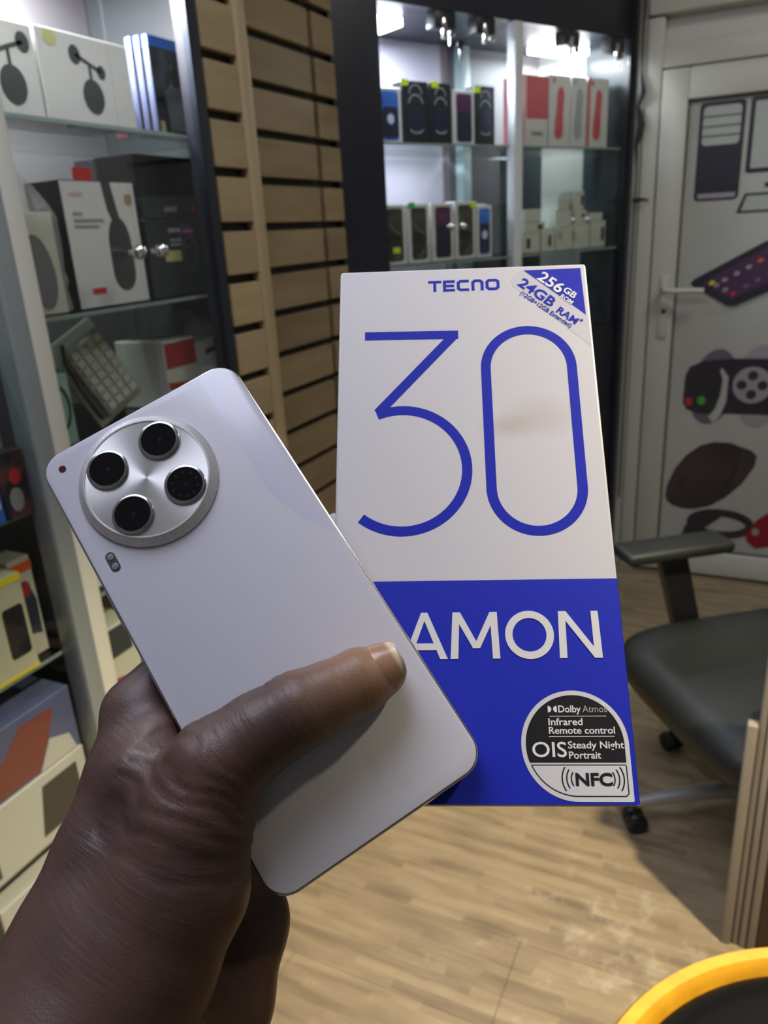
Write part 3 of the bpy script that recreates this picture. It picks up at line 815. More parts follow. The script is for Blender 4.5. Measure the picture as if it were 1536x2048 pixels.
# --- left cabinet, fourth and fifth shelves (seen beside the hand)
t = carton('adapter_carton', 'white carton with a black adapter picture on the fourth shelf', 'box', LEFT, 0.815, 0.925, 0.801, 0.935, 0.05, 0.10, WHITE)
printed(t, 'adapter_picture', [(-0.30, 0.25), (0.35, 0.25), (0.35, 0.85), (-0.30, 0.85)], CHAR, 1)
t = carton('speaker_carton', 'ivory carton with a black picture and a dark red base by the wrist', 'box', LEFT, 0.818, 0.930, 0.521, 0.72, 0.05, 0.11, mat('ivory_card', (0, 0, 0)))
printed(t, 'black_picture', [(-0.38, 0.70), (0.36, 0.70), (0.36, 0.98), (-0.38, 0.98)], CHAR, 1)
printed(t, 'red_base', [(-0.49, 0.05), (0.49, 0.05), (0.49, 0.42), (-0.49, 0.56)], mat('dull_red', (0, 0, 0)), 1)

# --- left cabinet, bay beside the grey post
t = carton('teal_packet', 'pale teal accessory packet with dark print beside the grey post', 'packet', LEFT, 0.660, 0.748, 0.986, 1.165, 0.055, 0.02, TEAL)
printed(t, 'dark_band', [(-0.35, 0.72), (0.40, 0.70), (0.40, 0.78), (-0.35, 0.80)], CHAR, 1)
printed(t, 'dark_band', [(-0.30, 0.86), (0.30, 0.85), (0.30, 0.93), (-0.30, 0.94)], mat('dark_green_print', (0.03, 0.09, 0.07), 0.5), 1)
t = carton('blue_packet', 'small blue box in front of the teal packet', 'box', LEFT, 0.655, 0.700, 0.986, 1.095, 0.020, 0.03, BLUEPR)
printed(t, 'white_line', [(-0.4, 0.2), (0.4, 0.2), (0.4, 0.3), (-0.4, 0.3)], WHITE, 1)
TOYS = noisy('figurine_print', (0.02, 0.022, 0.035), (0.14, 0.05, 0.05), 0.4, 30, lo=0.45, hi=0.6)
t = carton('figurine_packet', 'dark figurine packet with a red spot and grey figure beside the grey post', 'packet', LEFT, 0.702, 0.748, 0.986, 1.085, 0.018, 0.03, TOYS)
printed(t, 'red_spot', fr_ellipse(t, 0.05, 0.62, 0.010, 0.012, 16), RED, 1)
printed(t, 'grey_figure', fr_ellipse(t, -0.05, 0.28, 0.012, 0.018, 16), GREYPR, 1)
OLIVE = mat('ivory_yellow_card', (0.50, 0.50, 0.36), 0.5)
t = carton('phone_case_carton', 'ivory carton with yellow trim and a black window beside the grey post', 'box', LEFT, 0.590, 0.705, 0.746, 0.905, 0.028, 0.05, OLIVE)
printed(t, 'yellow_band', [(-0.5, 0.93), (0.5, 0.93), (0.5, 1.0), (-0.5, 1.0)], YELLOW, 1)
printed(t, 'yellow_band', [(-0.5, 0.0), (0.5, 0.0), (0.5, 0.035), (-0.5, 0.035)], YELLOW, 1)
printed(t, 'black_window', [(x / t['w'], z / t['h']) for x, z in rrect(0.014, 0.050, 0.030, 0.112, 0.006)], BLACK, 1)
t = carton('toy_carton', 'white carton with an orange top and a dark figure picture touching the grey post', 'box', LEFT, 0.7085, 0.7485, 0.746, 0.912, 0.055, 0.05, mat('ivory_card', (0, 0, 0)))
printed(t, 'orange_band', [(-0.5, 0.86), (0.5, 0.86), (0.5, 0.95), (-0.5, 0.95)], ORANGE, 1)
printed(t, 'dark_figure', [(-0.3, 0.25), (0.35, 0.2), (0.40, 0.55), (0.20, 0.72), (-0.1, 0.75), (-0.35, 0.60)], mat('blue_black_art', (0.03, 0.04, 0.07), 0.4), 1)
printed(t, 'red_patch', fr_ellipse(t, 0.0, 0.69, 0.010, 0.014, 16), mat('dull_red', (0, 0, 0)), 2)
t = carton('blue_red_carton', 'blue carton with a brown-red picture on the lower shelf', 'box', LEFT, 0.560, 0.745, 0.571, 0.685, 0.028, 0.12, mat('dusk_blue_card', (0.10, 0.12, 0.24), 0.5))
printed(t, 'red_picture', [(-0.40, 0.05), (0.05, 0.05), (0.20, 0.45), (0.30, 0.85), (-0.05, 0.88), (-0.25, 0.55), (-0.45, 0.50)], mat('brown_red_art', (0.22, 0.06, 0.045), 0.5), 1)
printed(t, 'white_picture', [(0.05, 0.02), (0.45, 0.02), (0.40, 0.30), (0.20, 0.42)], mat('card_white2', (0, 0, 0)), 2)
t = carton('white_window_carton', 'white carton with a dark window under the blue carton', 'box', LEFT, 0.540, 0.745, 0.446, 0.570, 0.025, 0.13, mat('card_white2', (0, 0, 0)))
printed(t, 'dark_window', [(-0.02, 0.15), (0.40, 0.15), (0.40, 0.85), (0.06, 0.85)], mat('olive_window', (0.055, 0.055, 0.045), 0.3), 1)
printed(t, 'corner_line', [(-0.45, 0.1), (-0.42, 0.1), (-0.42, 0.9), (-0.45, 0.9)], CHAR, 1)
t = carton('white_base_carton', 'white carton with grey edge on the lowest visible shelf', 'box', LEFT, 0.54, 0.74, 0.221, 0.40, 0.03, 0.13, mat('card_white2', (0, 0, 0)))
printed(t, 'grey_edge', [(-0.5, 0.0), (0.5, 0.0), (0.5, 0.08), (-0.5, 0.08)], GREYPR, 1)

# --- back cabinet: phone cartons
PHN = {
    'blue': noisy('blue_phone_art', (0.02, 0.06, 0.30), (0.05, 0.22, 0.75), 0.3, 9, (1, 1, 3)),
    'purple': noisy('purple_phone_art', (0.03, 0.012, 0.04), (0.14, 0.04, 0.12), 0.3, 9, (1, 1, 3)),
    'dark': noisy('dark_phone_art', (0.02, 0.02, 0.018), (0.09, 0.085, 0.07), 0.3, 12, (1, 1, 1.5)),
}
SILV = mat('silver_print', (0.34, 0.36, 0.42), 0.3)
def phone_carton(x0, x1, z0, h, kind, label, tag_m=None, tag_at=(-0.2, 0.97), yaw=0.0, dep=0.05, glow=None, extra=None):
    black = kind == 'black'
    t = carton('phone_carton', label, 'box', BACK, x0, x1, z0, z0 + h, dep, 0.045, BLACK if black else WHITE, yaw=yaw, group='phone cartons in the diagonal cabinet')
    wd, hh = t['w'], t['h']
    if black:
        o = strokes('phone_outline', [(arc(0, hh * 0.62, wd * 0.28, 10, 170, 12), False), (arc(0, hh * 0.80, wd * 0.24, 0, 180, 12), False)], 0.0035, SILV, t, t['d'] / 2 + 0.0004, 0.0003, 'XZ')
        printed(t, 'phone_picture', [(x / wd, z / hh) for x, z in rrect(-wd * 0.33, wd * 0.33, hh * 0.2, hh * 0.60, 0.010)], mat('deep_blue_art', (0.02, 0.022, 0.05), 0.3), 1)
        strokes('phone_shine', [(arc(0, hh * 0.24, wd * 0.24, 180, 360, 12, wd * 0.10), False)], 0.004, SILV, t, t['d'] / 2 + 0.0009, 0.0003, 'XZ')
    else:
        printed(t, 'phone_picture', [(x / wd, z / hh) for x, z in rrect(-wd * 0.36, wd * 0.36, hh * 0.06, hh * 0.94, 0.010)], PHN[kind], 1)
        if kind == 'blue':
            printed(t, 'phone_shade', [(x / wd, z / hh) for x, z in rrect(-wd * 0.34, wd * 0.34, hh * 0.10, hh * 0.66, 0.012)], mat('night_art', (0.02, 0.025, 0.05), 0.3), 2)
            printed(t, 'logo_mark', fr_ellipse(t, 0, 0.44, 0.012, 0.013, 16), mat('pale_blue_print', (0.55, 0.65, 0.85), 0.4), 3)
        if kind == 'purple':
            printed(t, 'phone_shade', [(x / wd, z / hh) for x, z in rrect(-wd * 0.33, wd * 0.33, hh * 0.08, hh * 0.62, 0.014)], mat('night_art', (0, 0, 0)), 2)
        if kind == 'dark':
            strokes('phone_shine', [([(-wd * 0.30, hh * 0.70), (-wd * 0.02, hh * 0.56), (wd * 0.30, hh * 0.50)], False), ([(-wd * 0.05, hh * 0.10), (wd * 0.30, hh * 0.24)], False)], 0.005, mat('dim_olive_print', (0.16, 0.155, 0.13), 0.4), t, t['d'] / 2 + 0.0009, 0.0003, 'XZ')
    if tag_m:
        tagged(t, tag_m, *tag_at)
    return t
ZA, ZB = 1.579, 1.255
phone_carton(0.022, 0.103, ZA, 0.140, 'blue', 'white phone carton with a bright blue phone on the upper shelf')
phone_carton(0.108, 0.203, ZA, 0.160, 'black', 'wide black phone carton with neon tag next to the blue phone carton', NEON, (-0.38, 0.97))
phone_carton(0.208, 0.290, ZA, 0.160, 'black', 'narrow black phone carton with neon tag beside the purple phone carton', NEON, (-0.22, 0.97))
phone_carton(0.298, 0.384, ZA, 0.146, 'purple', 'white phone carton with a purple phone between the black cartons on the upper shelf')
phone_carton(0.390, 0.470, ZA, 0.162, 'black', 'black phone carton with neon tag next to the white post', NEON, (-0.40, 0.93), yaw=0)
phone_carton(0.022, 0.100, ZB, 0.165, 'dark', 'white phone carton with a dark phone and low neon dot, at the black pillar end', NEON, (0.05, 0.25))
phone_carton(0.110, 0.192, ZB, 0.165, 'dark', 'white phone carton with a dark phone and green tag on the lower shelf', GREENTAG, (-0.30, 0.98))
phone_carton(0.203, 0.290, ZB, 0.165, 'purple', 'white phone carton with a purple phone on the lower shelf')
phone_carton(0.297, 0.383, ZB, 0.168, 'dark', 'white phone carton with a dark grey phone and a neon tag on its top corner', NEON, (0.42, 0.94))
phone_carton(0.388, 0.455, ZB, 0.155, 'blue', 'white phone carton with a blue phone on the lower shelf by the post')
t = carton('plain_white_carton', 'plain white carton standing behind the blue phone carton on the lower shelf', 'box', BACK, 0.415, 0.485, ZB, ZB + 0.160, 0.105, 0.05, WHITE)
printed(t, 'edge_print', [(0.3, 0.1), (0.4, 0.1), (0.4, 0.9), (0.3, 0.9)], GREYPR, 1)

# --- back cabinet: headset cartons and charger boxes
def headset_carton(x0, x1, h, label, colour, strip=None, half=False, d=0.09):
    t = carton('headset_carton', label, 'box', BACK, x0, x1, ZA, ZA + h, 0.05, d, WHITE, PINKRED if half else WHITE, WHITE, group='headset cartons in the diagonal cabinet')
    if half:
        printed(t, 'red_panel', [(-0.40, 0.40), (0.5, 0.40), (0.5, 0.98), (-0.40, 0.98)], PINKRED, 1)
        printed(t, 'grey_text', [(-0.2, 0.16), (0.28, 0.16), (0.28, 0.22), (-0.2, 0.22)], GREYPR, 1)
    else:
        wd = t['w']
        pts = [(x / t['w'], z / t['h']) for x, z in arc(0.004, h * 0.72, 0.017, -10, 180, 10, 0.026) + [(-0.016, h * 0.55), (-0.023, h * 0.36)] + arc(-0.004, h * 0.22, 0.021, 180, 350, 10, 0.022) + [(0.017, h * 0.40), (0.016, h * 0.50)]]
        printed(t, 'headset_picture', pts, colour, 1)
        printed(t, 'logo_mark', fr_ellipse(t, -0.28, 0.92, 0.008, 0.008, 12), colour, 1)
    if strip:
        printed(t, 'red_strip', [(-0.5, 0.0), (-0.38, 0.0), (-0.38, 1.0), (-0.5, 1.0)], strip, 2)
    return t
headset_carton(0.600, 0.712, 0.205, 'red and white headset carton beside the white post', PINKRED, half=True)
headset_carton(0.716, 0.822, 0.212, 'white headset carton with a red headset picture next to the half red carton', PINKRED)
headset_carton(0.826, 0.904, 0.212, 'white headset carton with a faint grey headset picture', mat('faint_grey', (0.36, 0.42, 0.40), 0.5))
headset_carton(0.908, 1.020, 0.214, 'white headset carton with a red headset picture and a red edge strip', PINKRED, strip=PINKRED)
rng = random.Random(11)
CB = mat('ivory_box', (0.56, 0.58, 0.50), 0.5)
def charger(x0, x1, z0, z1, dep, label, dark):
    t = carton('charger_box', label, 'box', BACK, x0, x1, z0, z1, dep, 0.07, CB, yaw=rng.uniform(-5, 5), group='small ivory charger boxes in the diagonal cabinet')
    if dark:
        printed(t, 'dark_print', [(dark - 0.12, 0.25), (dark + 0.12, 0.25), (dark + 0.12, 0.75), (dark - 0.12, 0.75)], CHAR, 1)
    return t
for x0, x1, z0, z1, dp, dk, lb in (
        (0.580, 0.660, ZB, 1.318, 0.03, -0.2, 'ivory charger box with a dark mark, bottom of the pile beside the white post'),
        (0.668, 0.735, ZB, 1.325, 0.03, 0.1, 'narrow ivory charger box with a dark mark and nothing on top of it'),
        (0.742, 0.838, ZB, 1.330, 0.035, 0, 'plain wide ivory charger box under the tall middle pile'),
        (0.846, 0.930, ZB, 1.335, 0.04, 0, 'plain ivory charger box under the pile topped by the dark-marked upright box'),
        (0.938, 1.020, ZB, 1.345, 0.04, 0.3, 'ivory charger box with a dark mark next to the dark side of the cabinet'),
        (0.590, 0.690, 1.319, 1.352, 0.035, 0.25, 'flat ivory charger box with a dark mark, middle of the pile beside the post'),
        (0.596, 0.670, 1.353, 1.392, 0.035, 0, 'plain ivory charger box topping the pile beside the white post'),
        (0.760, 0.840, 1.331, 1.385, 0.05, 0, 'plain ivory charger box in the middle of the tall middle pile'),
        (0.775, 0.835, 1.386, 1.425, 0.055, 0, 'small plain ivory charger box topping the tall middle pile'),
        (0.858, 0.925, 1.336, 1.382, 0.05, 0.2, 'ivory charger box with a dark mark right under the upright dark-marked box'),
        (0.862, 0.915, 1.383, 1.445, 0.055, 0.3, 'upright ivory charger box with a dark mark, the highest of all'),
        (0.945, 1.012, 1.346, 1.372, 0.05, 0, 'thin plain ivory charger box lying on the box next to the dark side')):
    charger(x0, x1, z0 + 0.0005, z1, dp, lb, dk)

# loose black cable running down the door frame
t = tube('cable', [(-0.442, 3.022, 2.3), (-0.440, 3.018, 1.80), (-0.432, 3.010, 1.74), (-0.444, 3.018, 1.70), (-0.430, 3.008, 1.64), (-0.444, 3.018, 1.58), (-0.440, 3.02, 1.50), (-0.441, 3.024, 1.2), (-0.441, 3.026, 0.3)], [0.004, 0.005, 0.011, 0.007, 0.013, 0.006, 0.003, 0.003, 0.003], mat('cable_black', (0.02, 0.025, 0.022), 0.5))
tag(t, 'bunched dark cable running down beside the white door frame', 'cable')
t = empty('wall_hook', (-0.425, 3.020, 1.405))
tag(t, 'small black hook on the white frame post beside the door', 'hook')
box('hook_plate', -0.022, 0.0, -0.006, 0.0, -0.008, 0.008, BLACK, t, bevel=0.002)
tube('hook_arm', [(-0.004, -0.004, 0), (0.012, -0.016, 0.001), (0.034, -0.018, -0.002)], [0.006, 0.005, 0.003], BLACK, t)

# ---------------------------------------------------------------- office chair
def squircle(hw, hd, n=40, p=4.0):
    out = []
    for k in range(n):
        a = 2 * math.pi * k / n
        c, s = math.cos(a), math.sin(a)
        out.append((hw * math.copysign(abs(c) ** (2 / p), c), hd * math.copysign(abs(s) ** (2 / p), s)))
    return out
def make_chair():
    t = empty('office_chair', (0.107, 1.668, 0), rad(126.9))
    tag(t, 'black office chair on chrome legs and casters in front of the white door', 'chair')
    FAB = noisy('black_leatherette', (0.011, 0.013, 0.0125), (0.016, 0.018, 0.017), 0.5, 5, spec=0.4)
    PLA = mat('black_plastic', (0.010, 0.010, 0.012), 0.4)
    # seat cushion: stacked rounded outlines
    prof = [(0.86, -0.085), (0.95, -0.080), (0.99, -0.060), (1.0, -0.035), (0.985, -0.014), (0.93, -0.003), (0.80, 0.003), (0.5, 0.0), (0.2, -0.002)]
    V, F = [], []
    n = 72
    for s, z in prof:
        for x, y_ in squircle(0.266 * s, 0.262 * s, n, 7.0):
            front = max(0, y_ / 0.25)
            V.append((x, y_, 0.412 + z - 0.030 * front ** 4))
    for i in range(len(prof) - 1):
        for k in range(n):
            k2 = (k + 1) % n
            F.append((i * n + k, i * n + k2, (i + 1) * n + k2, (i + 1) * n + k))
    F.append(tuple(reversed(range(n)))); F.append(tuple((len(prof) - 1) * n + k for k in range(n)))
    mesh_obj('seat', V, F, FAB, t, smooth=True)
    box('seat_plate', -0.17, 0.17, -0.17, 0.17, 0.300, 0.328, PLA, t, bevel=0.006)
    # backrest
    V, F = [], []
    nx, nz = 12, 14
    for side in (0, 1):
        for j in range(nz + 1):
            fz = j / nz
            for i in range(nx + 1):
                fx = i / nx * 2 - 1
                wd = 0.285 * (0.86 + 0.14 * math.sin(math.pi * min(1, fz * 1.2)))
                edge = (1 - abs(fx) ** 6) * (1 - abs(fz * 2 - 1) ** 8)
                yy = -0.215 - 0.10 * fz + 0.045 * fx * fx
                V.append((fx * wd, yy + (0.030 if side == 0 else -0.030) * max(edge, 0) ** 0.5, 0.39 + 0.56 * fz))
    N1 = (nx + 1) * (nz + 1)
    for side in (0, 1):
        for j in range(nz):
            for i in range(nx):
                a = side * N1 + j * (nx + 1) + i
                q = (a, a + 1, a + nx + 2, a + nx + 1)
                F.append(q[::-1] if side == 0 else q)
    mesh_obj('backrest', V, F, FAB, t, smooth=True)
    tube('back_support', [(0, -0.15, 0.315), (0, -0.25, 0.325), (0, -0.29, 0.40), (0, -0.31, 0.56)], 0.018, PLA, t)
    for s in (1, -1):
        ao, af = (0.238, 0.255) if s > 0 else (0.285, 0.150)
        bm = bmesh.new()
        add_box(bm, s * ao - 0.046, s * ao + 0.046, af - 0.272, af, 0.600, 0.630, 0.012, 3)
        a = bm_obj('armrest', bm, FAB, t, smooth=True)
        bm = bmesh.new()
        xb, xt = s * 0.290, s * (ao + 0.008)
        yb0 = af - 0.275
        vs = [bm.verts.new(p) for p in [(xb - 0.012, yb0, 0.30), (xb + 0.012, yb0, 0.30), (xb + 0.012, yb0 + 0.070, 0.30), (xb - 0.012, yb0 + 0.070, 0.30),
                                       (xt - 0.012, yb0 + 0.105, 0.602), (xt + 0.012, yb0 + 0.105, 0.602), (xt + 0.012, yb0 + 0.175, 0.602), (xt - 0.012, yb0 + 0.175, 0.602)]]
        for q in ((3, 2, 1, 0), (4, 5, 6, 7), (0, 1, 5, 4), (1, 2, 6, 5), (2, 3, 7, 6), (3, 0, 4, 7)):
            bm.faces.new([vs[k] for k in q])
        add_box(bm, min(s * 0.12, s * 0.29), max(s * 0.12, s * 0.29), yb0 + 0.01, yb0 + 0.05, 0.302, 0.320, 0.003)
        bm_obj('arm_upright', bm, PLA, t)
    lathe('gas_column', [(0.028, 0.075), (0.028, 0.20), (0.018, 0.202), (0.018, 0.302)], PLA, t, n=24)
    hub = lathe('hub', [(0.040, 0.060), (0.048, 0.07), (0.045, 0.105), (0.030, 0.115)], CHROME, t, n=28)
    R = 0.290
    for k in range(5):
        a = rad(208 + 72 * k) - rad(126.9)
        ex, ey = math.cos(a), math.sin(a)
        pts = [(ex * 0.03, ey * 0.03, 0.092), (ex * 0.14, ey * 0.14, 0.090), (ex * 0.24, ey * 0.24, 0.080), (ex * R, ey * R, 0.074)]
        leg = tube('base_leg', pts, [0.021, 0.018, 0.014, 0.013], mat('brushed_steel', (0.62, 0.64, 0.62), 0.32, 0.6), t, n=14)
        c = tube('caster', [(ex * R, ey * R, 0.078), (ex * R, ey * R, 0.050)], 0.008, PLA, t, n=10)
        for s in (-1, 1):
            px_, py_ = -ey * 0.014 * s, ex * 0.014 * s
            wv, wf = [], []
            nn = 22
            prf = [(0.012, -0.010), (0.0245, -0.009), (0.0255, 0.0), (0.0245, 0.009), (0.012, 0.010)]
            for r_, h_ in prf:
                for q in range(nn):
                    an = 2 * math.pi * q / nn
                    # wheel axis across the leg
                    wv.append((ex * R + px_ + ex * r_ * math.cos(an) - ey * h_, ey * R + py_ + ey * r_ * math.cos(an) + ex * h_, 0.0257 + r_ * math.sin(an)))
            for i in range(len(prf) - 1):
                for q in range(nn):
                    q2 = (q + 1) % nn
                    wf.append((i * nn + q, i * nn + q2, (i + 1) * nn + q2, (i + 1) * nn + q))
            wf.append(tuple(range(nn))); wf.append(tuple((len(prf) - 1) * nn + q for q in range(nn)))
            mesh_obj('wheel', wv, wf, mat('caster_wheel', (0.015, 0.015, 0.017), 0.35), c, smooth=True)
    return t
make_chair()

# ---------------------------------------------------------------- counter with fluted end
t = empty('shop_counter', (0.051, 1.278, 0))
tag(t, 'shop counter with a fluted grey-beige wooden end and dark brown body', 'counter')
FLUTE = wood_mat('grey_beige_wood', (0.215, 0.185, 0.145), (0.28, 0.245, 0.195), 'Z', 0.5)
for i, (a, b_, top, yo) in enumerate(((0.0, 0.0178, 0.508, 0.0), (0.019, 0.0305, 0.72, 0.005), (0.032, 0.0445, 0.72, 0.002), (0.046, 0.0605, 0.72, -0.002))):
    box('fluted_strip', a, b_, yo, 0.020, 0.0, top, FLUTE, t, bevel=0.0035, seg=3)
box('strip_backing', 0.001, 0.0605, 0.020, 0.024, 0.0, 0.505, mat('flute_backing_wood', (0.14, 0.11, 0.08), 0.6), t)  # backing board in a darker wood colour than the strips
box('counter_body', 0.062, 0.75, 0.0, 0.024, 0.0, 0.72, mat('dark_brown_laminate', (0.035, 0.018, 0.010), 0.5), t)
box('counter_top', 0.019, 0.76, -0.02, 0.024, 0.722, 0.752, FLUTE, t, bevel=0.004)

# ---------------------------------------------------------------- round stool with yellow rim
t = empty('round_stool', (0.193, 0.466, 0))
tag(t, 'round stool with a bright yellow wooden rim and a black padded seat', 'stool')
YW = wood_mat('yellow_wood', (0.52, 0.245, 0.010), (0.66, 0.35, 0.016), 'X', 0.45, 30)
lathe('rim', [(0.240, 0.575), (0.262, 0.572), (0.270, 0.580), (0.2715, 0.600), (0.2705, 0.613), (0.266, 0.620), (0.255, 0.619), (0.2485, 0.612), (0.247, 0.600), (0.240, 0.590)], YW, t, n=96)
lathe('seat_pad', [(0.236, 0.560), (0.2455, 0.575), (0.2465, 0.598), (0.244, 0.607), (0.236, 0.613), (0.220, 0.614), (0.180, 0.609), (0.10, 0.604), (0.02, 0.603)], mat('black_vinyl_pad', (0.004, 0.004, 0.004), 0.42, spec=0.06), t, n=96)
for k in range(4):
    a = rad(45 + 90 * k)
    tube('leg', [(0.19 * math.cos(a), 0.19 * math.sin(a), 0.575), (0.235 * math.cos(a), 0.235 * math.sin(a), 0.0)], [0.020, 0.014], YW, t, n=14)
lathe('foot_ring', [(0.205, 0.20), (0.214, 0.196), (0.214, 0.206), (0.205, 0.206)], CHROME, t, n=48)

# ---------------------------------------------------------------- the smartphone
def basis_object(name, c, u, v):
    u, v = Vector(u).normalized(), Vector(v).normalized()
    up = -(v - u * v.dot(u)).normalized()
    z = u.cross(up)
    m = Matrix((u, up, z)).transposed().to_4x4()
    m.translation = c
    o = empty(name)
    o.matrix_world = m
    return o, m
PHC = (-0.14055, 0.18185, 1.23923)
phone, PHM = basis_object('smartphone', PHC, (0.64201, 0.66578, 0.38021), (0.67376, -0.25328, -0.69419))
tag(phone, 'pearl white smartphone showing its round four-lens camera, held in the hand', 'smartphone')
MM = 0.001
HW, HL, TH, RC = 37.95, 82.0, 7.6, 8.5

def outline(inset, n=14):
    r = max(RC - inset, 0.5)
    return [(x * MM, y * MM) for x, y in rrect(-HW + inset, HW - inset, -HL + inset, HL - inset, r, n)]
def layered(name, prof, m, parent, smooth=True):
    """prof: (inset mm, z mm) rings, capped at both ends"""
    V, F = [], []
    n = 0
    for ins, z in prof:
        o = outline(ins)
        n = len(o)
        V += [(x, y_, z * MM) for x, y_ in o]
    for i in range(len(prof) - 1):
        for k in range(n):
            k2 = (k + 1) % n
            F.append((i * n + k, i * n + k2, (i + 1) * n + k2, (i + 1) * n + k))
    F.append(tuple(reversed(range(n)))); F.append(tuple((len(prof) - 1) * n + k for k in range(n)))
    o = mesh_obj(name, V, F, m, parent)
    if smooth:
        o.data.polygons.foreach_set('use_smooth', [True] * len(o.data.polygons))
        o.data.set_sharp_from_angle(angle=rad(28))
    return o
def pearl():
    m = mat('pearl_back', (0.62, 0.61, 0.67), 0.34, 0.0, spec=0.6, coat=0.35)
    b = m.node_tree.nodes['Principled BSDF']
    b.inputs['Coat Roughness'].default_value = 0.12
    tc = nd(m, 'ShaderNodeTexCoord'); sp = nd(m, 'ShaderNodeSeparateXYZ')
    lk(m, tc.outputs['Object'], sp.inputs[0])
    # silky petal along the upper right edge: glossier, its sheen also put into the colour
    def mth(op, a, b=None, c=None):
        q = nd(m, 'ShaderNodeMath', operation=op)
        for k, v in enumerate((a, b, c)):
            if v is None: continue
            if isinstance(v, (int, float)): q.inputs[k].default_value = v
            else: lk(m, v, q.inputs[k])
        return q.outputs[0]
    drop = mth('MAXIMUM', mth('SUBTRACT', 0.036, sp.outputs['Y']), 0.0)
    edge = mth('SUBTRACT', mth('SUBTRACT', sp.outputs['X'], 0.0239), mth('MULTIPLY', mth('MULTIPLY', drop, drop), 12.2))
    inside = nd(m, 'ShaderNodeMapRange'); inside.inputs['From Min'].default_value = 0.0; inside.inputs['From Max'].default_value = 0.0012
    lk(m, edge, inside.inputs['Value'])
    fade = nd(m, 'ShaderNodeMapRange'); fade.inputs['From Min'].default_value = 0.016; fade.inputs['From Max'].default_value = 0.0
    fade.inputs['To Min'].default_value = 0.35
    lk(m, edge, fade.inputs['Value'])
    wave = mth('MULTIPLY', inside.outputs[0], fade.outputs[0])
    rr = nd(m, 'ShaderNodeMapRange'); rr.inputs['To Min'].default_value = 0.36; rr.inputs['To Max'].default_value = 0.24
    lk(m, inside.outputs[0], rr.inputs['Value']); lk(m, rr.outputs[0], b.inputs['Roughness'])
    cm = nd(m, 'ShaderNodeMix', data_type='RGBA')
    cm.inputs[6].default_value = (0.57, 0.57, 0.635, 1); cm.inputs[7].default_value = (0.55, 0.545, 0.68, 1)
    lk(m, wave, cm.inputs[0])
    # grubby finger marks low on the back
    nz = nd(m, 'ShaderNodeTexNoise'); nz.inputs['Scale'].default_value = 60; nz.inputs['Detail'].default_value = 5
    lk(m, tc.outputs['Object'], nz.inputs['Vector'])
    gr = nd(m, 'ShaderNodeMapRange'); gr.inputs['From Min'].default_value = 0.60; gr.inputs['From Max'].default_value = 0.72; gr.inputs['To Max'].default_value = 0.25
    lk(m, nz.outputs['Fac'], gr.inputs['Value'])
    low = nd(m, 'ShaderNodeMapRange'); low.inputs['From Min'].default_value = -0.045; low.inputs['From Max'].default_value = -0.06
    lk(m, sp.outputs['Y'], low.inputs['Value'])
    gm = nd(m, 'ShaderNodeMath', operation='MULTIPLY'); lk(m, gr.outputs[0], gm.inputs[0]); lk(m, low.outputs[0], gm.inputs[1])
    c2 = nd(m, 'ShaderNodeMix', data_type='RGBA'); c2.inputs[7].default_value = (0.36, 0.36, 0.38, 1)
    lk(m, gm.outputs[0], c2.inputs[0]); lk(m, cm.outputs[2], c2.inputs[6]); lk(m, c2.outputs[2], b.inputs['Base Color'])
    return m
SILVER = mat('silver_frame', (0.72, 0.72, 0.76), 0.22, 1.0)
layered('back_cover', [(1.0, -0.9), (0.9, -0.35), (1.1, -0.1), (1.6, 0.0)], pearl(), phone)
layered('metal_frame', [(0.9, -TH + 0.5), (0.25, -TH + 1.1), (0.0, -TH + 2.2), (0.0, -2.4), (0.25, -1.3), (0.85, -0.75)], SILVER, phone)
layered('seam', [(0.75, -0.85), (0.72, -0.55)], mat('seam_black', (0.008, 0.008, 0.012), 0.4), phone)
layered('screen', [(1.2, -TH), (0.8, -TH + 0.55)], mat('screen_black', (0.004, 0.004, 0.005), 0.08), phone)
box('side_button', (-HW - 0.5) * MM, (-HW + 0.2) * MM, 16 * MM, 30 * MM, -4.6 * MM, -3.0 * MM, SILVER, phone, bevel=0.0003)
